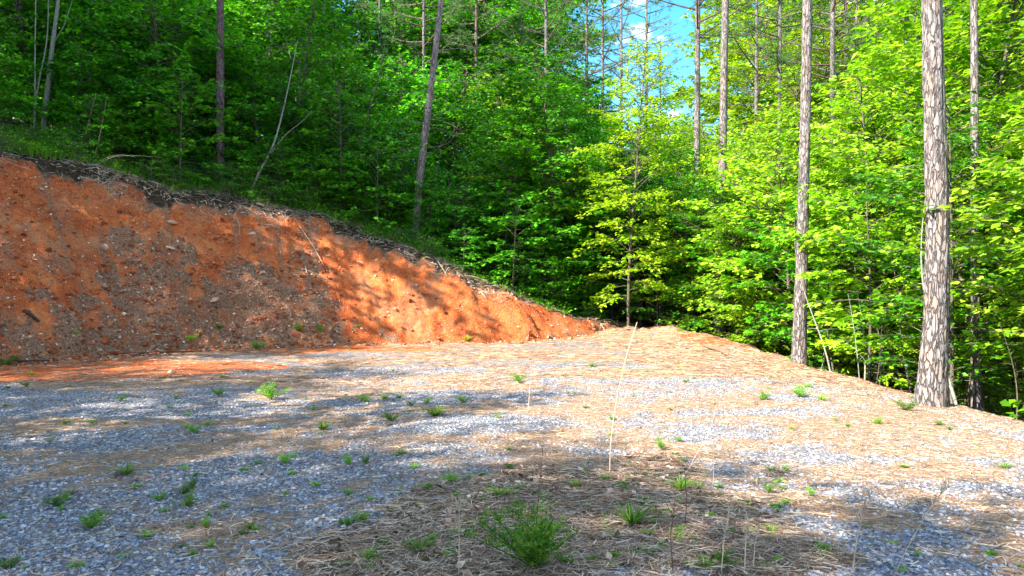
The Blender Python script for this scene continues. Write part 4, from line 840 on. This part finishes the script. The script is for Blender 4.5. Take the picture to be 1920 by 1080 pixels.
for i, (px, py, w, sx, sz, t) in enumerate([(322,418,19,1.5,.5,'largest flat tan stone on the upper bank'),(320,468,20,1.6,.45,'tan slab midway up the bank under the largest stone'),(197,466,15,1.2,.8,'pale chalky stone in the left half of the bank'),
    (340,392,8,1.4,.7,'small tan stone above the largest bank stone'),(266,394,7,1,.8,'pale round stone high on the left bank'),(403,565,24,1.6,.5,'broad brown stone in the dark ledge of the bank'),(232,590,10,1.1,.8,'tan stone low on the left bank'),
    (194,538,14,1.3,.6,'orange clod midway down the left bank'),(104,612,12,1.2,.8,'dark lump in the litter on the lower left bank'),(815,514,9,1,.9,'yellowish stone under the lip of the sunlit red bank'),(704,519,7,1,.9,'small clod on the sunlit red bank'),
    (320,699,12,1.1,.7,'white quartz stone on the pad near the bank foot'),(88,270,13,1.4,.5,'pale stone at the top left of the bank'),(475,438,8,1.2,.7,'small pale stone on the upper middle bank'),(508,562,8,1.2,.7,'tan stone at the right end of the dark ledge'),(855,710,7,1.6,.3,'little orange brown chip lying mid pad')]):
    x, y, z = hit(px, py); r_ = w * y / F / 2 / max(1, sx * .8)
    o = link('stone', rock_mesh('stone', 40 + i, M_PEB, sx, 1, sz), None, (x, y, z + r_ * .15)); o.scale = (r_,) * 3; o.rotation_euler = (.3, .25, i); tag(o, t, 'stone', 'larger stones on the bank and pad')

# ------------------------------------------------------------------ weeds
def feathery(seed, nst=7, h=1.0, w=.55):
    rs = np.random.default_rng(seed); gs = Geo(); gf = Geo(); B = []; P = []; U = []
    for i in range(nst):
        az = rs.random() * 6.28; t = rs.uniform(.1, 1) * w; v = np.linspace(0, 1, 5); hh = h * rs.uniform(.6, 1)
        C = np.stack([np.cos(az) * t * v, np.sin(az) * t * v, hh * (v - .12 * v * v)], -1); B.append(C)
        for j in range(26):
            vv = rs.uniform(.15, 1.02); b = np.array([np.interp(vv, v, C[:, c]) for c in range(3)]); a = rs.random() * 6.28; L_ = h * .20 * rs.uniform(.6, 1.2)
            dr = np.array([math.cos(a), math.sin(a), rs.uniform(.2, .9)])
            for k in range(9):
                P.append(b + dr * L_ * k / 9); a3 = rs.random() * 6.28; U.append(np.array([math.cos(a3), math.sin(a3), rs.uniform(-.2, .9)]) + dr * .8)
    B = np.array(B); batch_tubes(gs, B, np.full(nst, .012 * h), np.full(nst, .004 * h), np.full(nst, .2), 0, 4)
    P = np.array(P); U = np.array(U); n = len(P); T = (np.array([(0,0,0),(-.12,.5,0),(0,1,0),(.12,.5,0)]), [(0,3,2),(0,2,1)])
    leaves(gf, P, U, norm(rs.normal(0, 1, (n, 3)) + [0, 0, .5]), h * rs.uniform(.05, .11, n), rs.random(n), T); return gs, gf
def tuft(seed, n=40, h=1.0, spread=.9, dry=0):
    rs = np.random.default_rng(seed); g = Geo(); blades(g, 0, 0, 0, h, n, spread, .05 * h, rs); return g
FE = []
for i in range(4):
    gs, gf = feathery(200 + i, 8, 1, .7); gg = Geo(); gg.v = gs.v + gf.v; gg.f = gs.f + [f + gs.n for f in gf.f]; gg.a = gs.a + gf.a; gg.m = gs.m + gf.m; FE.append(gg.mesh('weed_clump', M_GRASS))
TU = [tuft(210 + i, 45 + 15 * i, 1, .8 + .2 * i).mesh('grass_tuft', M_GRASS) for i in range(3)]
def herb(seed):
    rs = np.random.default_rng(seed); g = Geo(); n = 34; a = rs.random(n) * 6.28; q = rs.random(n)**.7
    P = np.stack([np.cos(a) * q * .35, np.sin(a) * q * .35, .25 + .5 * rs.random(n) * (1 - .5 * q)], -1)
    leaves(g, P, np.stack([np.cos(a), np.sin(a), rs.uniform(-.3, .6, n)], -1), norm(np.array([0, 0, 1.]) + rs.normal(0, .4, (n, 3))), rs.uniform(.22, .42, n), rs.random(n), LEAF_D)
    S_ = np.stack([np.zeros((n, 3)), P * .55, P], 1); batch_tubes(g, S_, np.full(n, .018), np.full(n, .008), np.full(n, .2), 0, 3); return g.mesh('leafy_weed', M_GRASS)
HB_ = [herb(240 + i) for i in range(4)]
TD_ = [tuft(220 + i, 50, 1, 1.1).mesh('dry_tuft', M_STRAW) for i in range(2)]
def weed(px, py, wpx, typ, label=None, flat=.6, group='small green weeds scattered over the pad'):
    x, y, z = hit(px, py); w = wpx * y / F; me = {'f': FE, 't': TU, 'd': TD_, 'b': HB_}[typ]; me = me[(px + py) % len(me)]
    nm = {'b': 'leafy_weed', 'f': 'weed_clump', 't': 'grass_tuft', 'd': 'dry_tuft'}[typ]; o = link(nm, me, None, (x, y, z - .005)); sc = w / 1.25
    o.scale = (sc, sc, sc * flat); o.rotation_euler[2] = (px * 7 + py) % 6.28
    if typ == 'd' : group = 'dry grass tufts on the pad'
    tag(o, label or 'x', {'b': 'weed', 'f': 'weed', 't': 'grass tuft', 'd': 'grass tuft'}[typ], group)
    if not label:
        dead = 560 < px < 1450 and py > 890
        row = 'far end of the pad' if py < 715 else 'middle of the pad' if py < 790 else 'sandy bright band' if py < 880 and px < 900 else 'straw strewn gravel' if py < 900 else (('back edge of the dead grass' if py < 955 else 'dead grass' if py < 1010 else 'front of the dead grass') if dead else 'near gravel')
        c = ['far left of the', 'left of the', 'left centre of the', 'centre of the', 'right centre of the', 'right of the', 'far right of the'][min(6, int(px / 275))]
        PLACED.append((o, {'b': 'small broad leaved weed', 'f': 'small feathery green weed', 't': 'small green grass tuft', 'd': 'small dry tan tuft'}[typ] + ', ' + c + ' ' + row, px))
D = P2(1005, 1066)[1]; x, y, z = hit(1005, 1066); gs, gf = feathery(300, 22, .37, .42)
root = empty('bushy_weed', (x, y, z)); tag(root, 'large bushy bright green feathery weed in the near foreground', 'weed'); link('stems', gs.mesh('stems', M_GRASS), root); link('foliage', gf.mesh('foliage', M_GRASS), root)
UW = [(365,812,34,'f','bright green weed on the left gravel, middle distance'),(350,950,46,'f','lowest clump of the green weed cluster on the left gravel'),(345,928,40,'f','upper left clump of the green weed cluster on the left gravel'),(362,915,24,'f','small upright clump topping the weed cluster at left'),
 (300,938,32,'f','left clump of the green weed cluster on the left gravel'),(172,990,60,'f','low spreading weed mat on the lower left gravel'),(105,950,50,'f','low grey green weed left of the weed cluster'),(122,938,22,'f','small upright weed beside the low grey green weed'),
 (14,1068,50,'f','weed clump in the bottom left corner'),(735,790,34,'f','slanting green weed left of mid pad'),(605,806,34,'t','yellow lit grass tuft on the bright sand band'),(510,750,60,'f','pale feathery weed patch mid left pad'),(533,870,38,'f','flat green weed just below the bright band'),
 (485,873,20,'f','small round weed left of the flat one'),(685,755,30,'f','green weed mid pad, left of the slanting one'),(720,748,20,'t','little tuft beside the mid pad weed'),(970,718,34,'f','green weed on the pale streak before the bank end'),(655,872,26,'f','left one of two upright weeds at the gravel edge'),(686,870,22,'f','right one of two upright weeds at the gravel edge'),
 (240,890,40,'t','yellow green tuft below the bright band at left'),(93,830,16,'f','small bright weed at the left end of the bright band'),(1240,845,28,'f','bright weed right of the tall leaning stalk'),(1275,828,20,'f','dark green weed behind the straw patch'),(845,905,36,'f','green weed at the edge of gravel and dead grass'),(800,920,30,'f','blue green weed at the left edge of the dead grass'),
 (935,930,34,'t','bright tuft left of the bushy weed'),(1080,915,30,'t','tuft above the bushy weed'),(1185,985,70,'t','largest fountain shaped grass tuft right of the bushy weed'),(680,980,44,'f','weed at the lower edge of the blue gravel'),(655,985,30,'f','weed left of the one at the gravel edge'),(785,1035,44,'t','yellowish tuft at the lower left of the dead grass'),
 (690,1050,40,'t','tuft at the bottom below the gravel edge'),(1275,920,34,'t','upright tuft right of the fountain shaped one'),(1440,925,26,'f','upright bright weed on the right straw'),(1520,930,22,'f','round bright weed right of the upright one'),(1645,795,26,'f','bright weed on the far right gravel'),(1590,800,14,'f','small weed on the far right gravel'),
 (1545,1035,34,'f','weed at the bottom right among stones'),(1720,1045,20,'f','little weed near the right bottom'),(1065,1060,40,'f','leafy weed at the right foot of the bushy weed'),(1360,1060,50,'f','leafy weed at the bottom right of the dead grass'),(1325,1065,36,'t','tuft at the bottom right of the dead grass'),(1150,1045,26,'f','low round weed at bottom centre'),
 (410,742,30,'f','low weed on the mid left gravel'),(225,752,22,'f','low weed on the far left gravel'),(330,748,14,'f','tiny weed on the far left gravel'),(815,780,40,'t','yellowish grass clump mid pad'),(770,762,20,'f','blue green weed behind the yellowish clump'),(800,757,24,'f','weed behind the yellowish grass clump'),(870,755,26,'f','weed right of the yellowish clump'),
 (1110,688,18,'f','far green weed before the orange berm'),(1285,718,16,'f','far weed on the right pale streak'),(1500,745,40,'f','far low weed patch left of the thickest pine'),(1430,750,30,'f','far weed patch below the straight pine'),(1540,752,26,'t','far tuft left of the thickest pine'),(1700,770,40,'f','low weed right on the far gravel'),
 (355,640,26,'f','green plant at the foot of the left bank'),(410,618,14,'t','small upright plant on the lower left bank'),(562,625,22,'f','tall grey green plant at the foot of the bank'),(669,615,12,'f','small plant on the lower red bank'),(10,687,36,'f','bright moss clump at the far left foot of the bank'),(480,655,34,'f','flat green patch at the bank foot'),
 (140,625,16,'t','blue green sprig on the lower left bank'),(600,626,18,'f','dark plant at the foot of the bank right of the tall one'),(1165,605,30,'f','leafy plant at the woods edge behind the end of the bank'),(875,640,24,'t','grass at the foot of the sunlit bank'),(50,725,20,'f','sparse weed on the far left gravel strip'),(1722,752,26,'t','grass tuft at the left foot of the thickest pine'),(1768,758,30,'d','dry tuft at the right foot of the thickest pine'),(1487,674,16,'d','dry tuft at the left foot of the straight berm pine'),(1516,676,18,'t','green tuft at the right foot of the straight berm pine')]
for q in UW: weed(q[0], q[1], q[2] * 1.15, q[3], q[4], 1.0 if 'upright' in q[4] or 'tall' in q[4] else .62)
rw = random.Random(21)
for i in range(330):
    px = rw.uniform(0, 1920); py = rw.choice([rw.uniform(690, 800), rw.uniform(780, 1075), rw.uniform(860, 1075)])
    if px > 1500 and py < 700 + (px - 1500) * .25: continue
    if px > 1500 and py > 880 and rw.random() < .6: continue
    if rw.random() < .5: px = rw.uniform(640, 1480); py = rw.uniform(880, 1075)
    weed(int(px), int(py), rw.uniform(10, 26) * (.6 + .6 * (py - 650) / 420), rw.choice('fftttdbb'), None, .7)
def stalk(name, pts, r0, r1, label, plume=0, mat=None, side=0):
    x, y, z = hit(*pts[0]); P = np.array([((p - pts[0][0]) * y / F, .0 + .04 * i, (pts[0][1] - q) * y / F) for i, (p, q) in enumerate(pts)])
    K = 14; t = np.linspace(0, len(P) - 1, K); Q = np.stack([np.interp(t, np.arange(len(P)), P[:, c]) for c in range(3)], -1); Q[0, 2] -= .02
    g = Geo(); tube(g, Q, np.linspace(r0, r1, K), 5, .6); rs = np.random.default_rng(int(pts[0][0]))
    L_ = np.linalg.norm(Q[-1] - Q[0])
    if plume:
        m = int(40 * plume); v = rs.uniform(.45, 1, m); b = np.stack([np.interp(v, np.linspace(0, 1, K), Q[:, c]) for c in range(3)], -1)
        d = rs.normal(0, .35, (m, 3)) + [0, 0, 1]; ln = rs.uniform(.03, .07, m) * min(1.5, L_ / .4)
        c = b + norm(d) * ln[:, None]; batch_tubes(g, np.stack([b, (b + c) / 2, c], 1), np.full(m, .0022), np.full(m, .001), rs.random(m), 0, 3)
    if side:
        m = side; v = rs.uniform(.3, .95, m); b = np.stack([np.interp(v, np.linspace(0, 1, K), Q[:, c]) for c in range(3)], -1)
        d = norm(rs.normal(0, .6, (m, 3)) + [0, 0, .9]); ln = rs.uniform(.06, .16, m); c = b + d * ln[:, None]
        batch_tubes(g, np.stack([b, (b + c) / 2 + [0, 0, .01], c], 1), np.full(m, .0018), np.full(m, .001), rs.random(m), 0, 3)
    return tag(link(name, g.mesh(name, mat or M_STALK), None, (x, y, z)), label, 'dry stalk')
stalk('grass_stalk', [(1143,885),(1146,830),(1158,750),(1178,670),(1200,606)], .006, .003, 'tallest straw coloured stalk leaning right in the middle of the pad', mat=M_STALK_L)
stalk('grass_stalk', [(860,1078),(860,1030),(859,980),(858,955)], .004, .0015, 'pale feathered grass stalk left of the bushy weed', plume=1.2)
stalk('dark_stem', [(1003,1020),(1008,960),(1014,900),(1020,838)], .0045, .0015, 'dark dry stem rising out of the bushy weed', mat=M_DSTEM, side=10)
stalk('grass_stalk', [(990,772),(992,750),(994,722)], .005, .003, 'short thin stalk on the mid pad')
stalk('grass_stalk', [(1290,882),(1310,850),(1335,815),(1350,762)], .0035, .0015, 'thin dry stalk leaning right over the straw patch', side=4)
stalk('grass_stalk', [(1288,880),(1325,850),(1380,828)], .003, .0012, 'low thin stalk arching right over the straw patch')
stalk('grass_stalk', [(1338,905),(1340,860),(1346,800)], .003, .0012, 'upright thin stalk right of the leaning one')
stalk('grass_stalk', [(1352,1078),(1362,1010),(1378,952)], .004, .0018, 'leftmost of three pale dry stalks at the lower right', plume=.5)
stalk('grass_stalk', [(1396,1078),(1402,1030),(1410,978)], .0035, .0016, 'middle of three pale dry stalks at the lower right', plume=.4)
stalk('grass_stalk', [(1412,1070),(1420,1025),(1432,998)], .0035, .0014, 'rightmost of three pale dry stalks at the lower right', plume=.4)
stalk('grass_stalk', [(1598,1075),(1612,1020),(1630,970),(1652,942)], .005, .002, 'grey seed headed stalk at the lower right', plume=1, mat=M_STICK)
stalk('grass_stalk', [(1678,1078),(1705,1040),(1750,975),(1790,935),(1815,926)], .0035, .0014, 'thin grey stalk arching toward the right edge', plume=.5, mat=M_STICK)
stalk('dark_stem', [(1285,985),(1290,940),(1288,880)], .004, .0016, 'dark bare stem right of the fountain shaped tuft', mat=M_DSTEM, side=6)
stalk('dark_stem', [(1262,1075),(1260,1010),(1270,960)], .004, .0014, 'dark bare stem at the lower right of the dead grass', mat=M_DSTEM, side=6)
settle_labels()
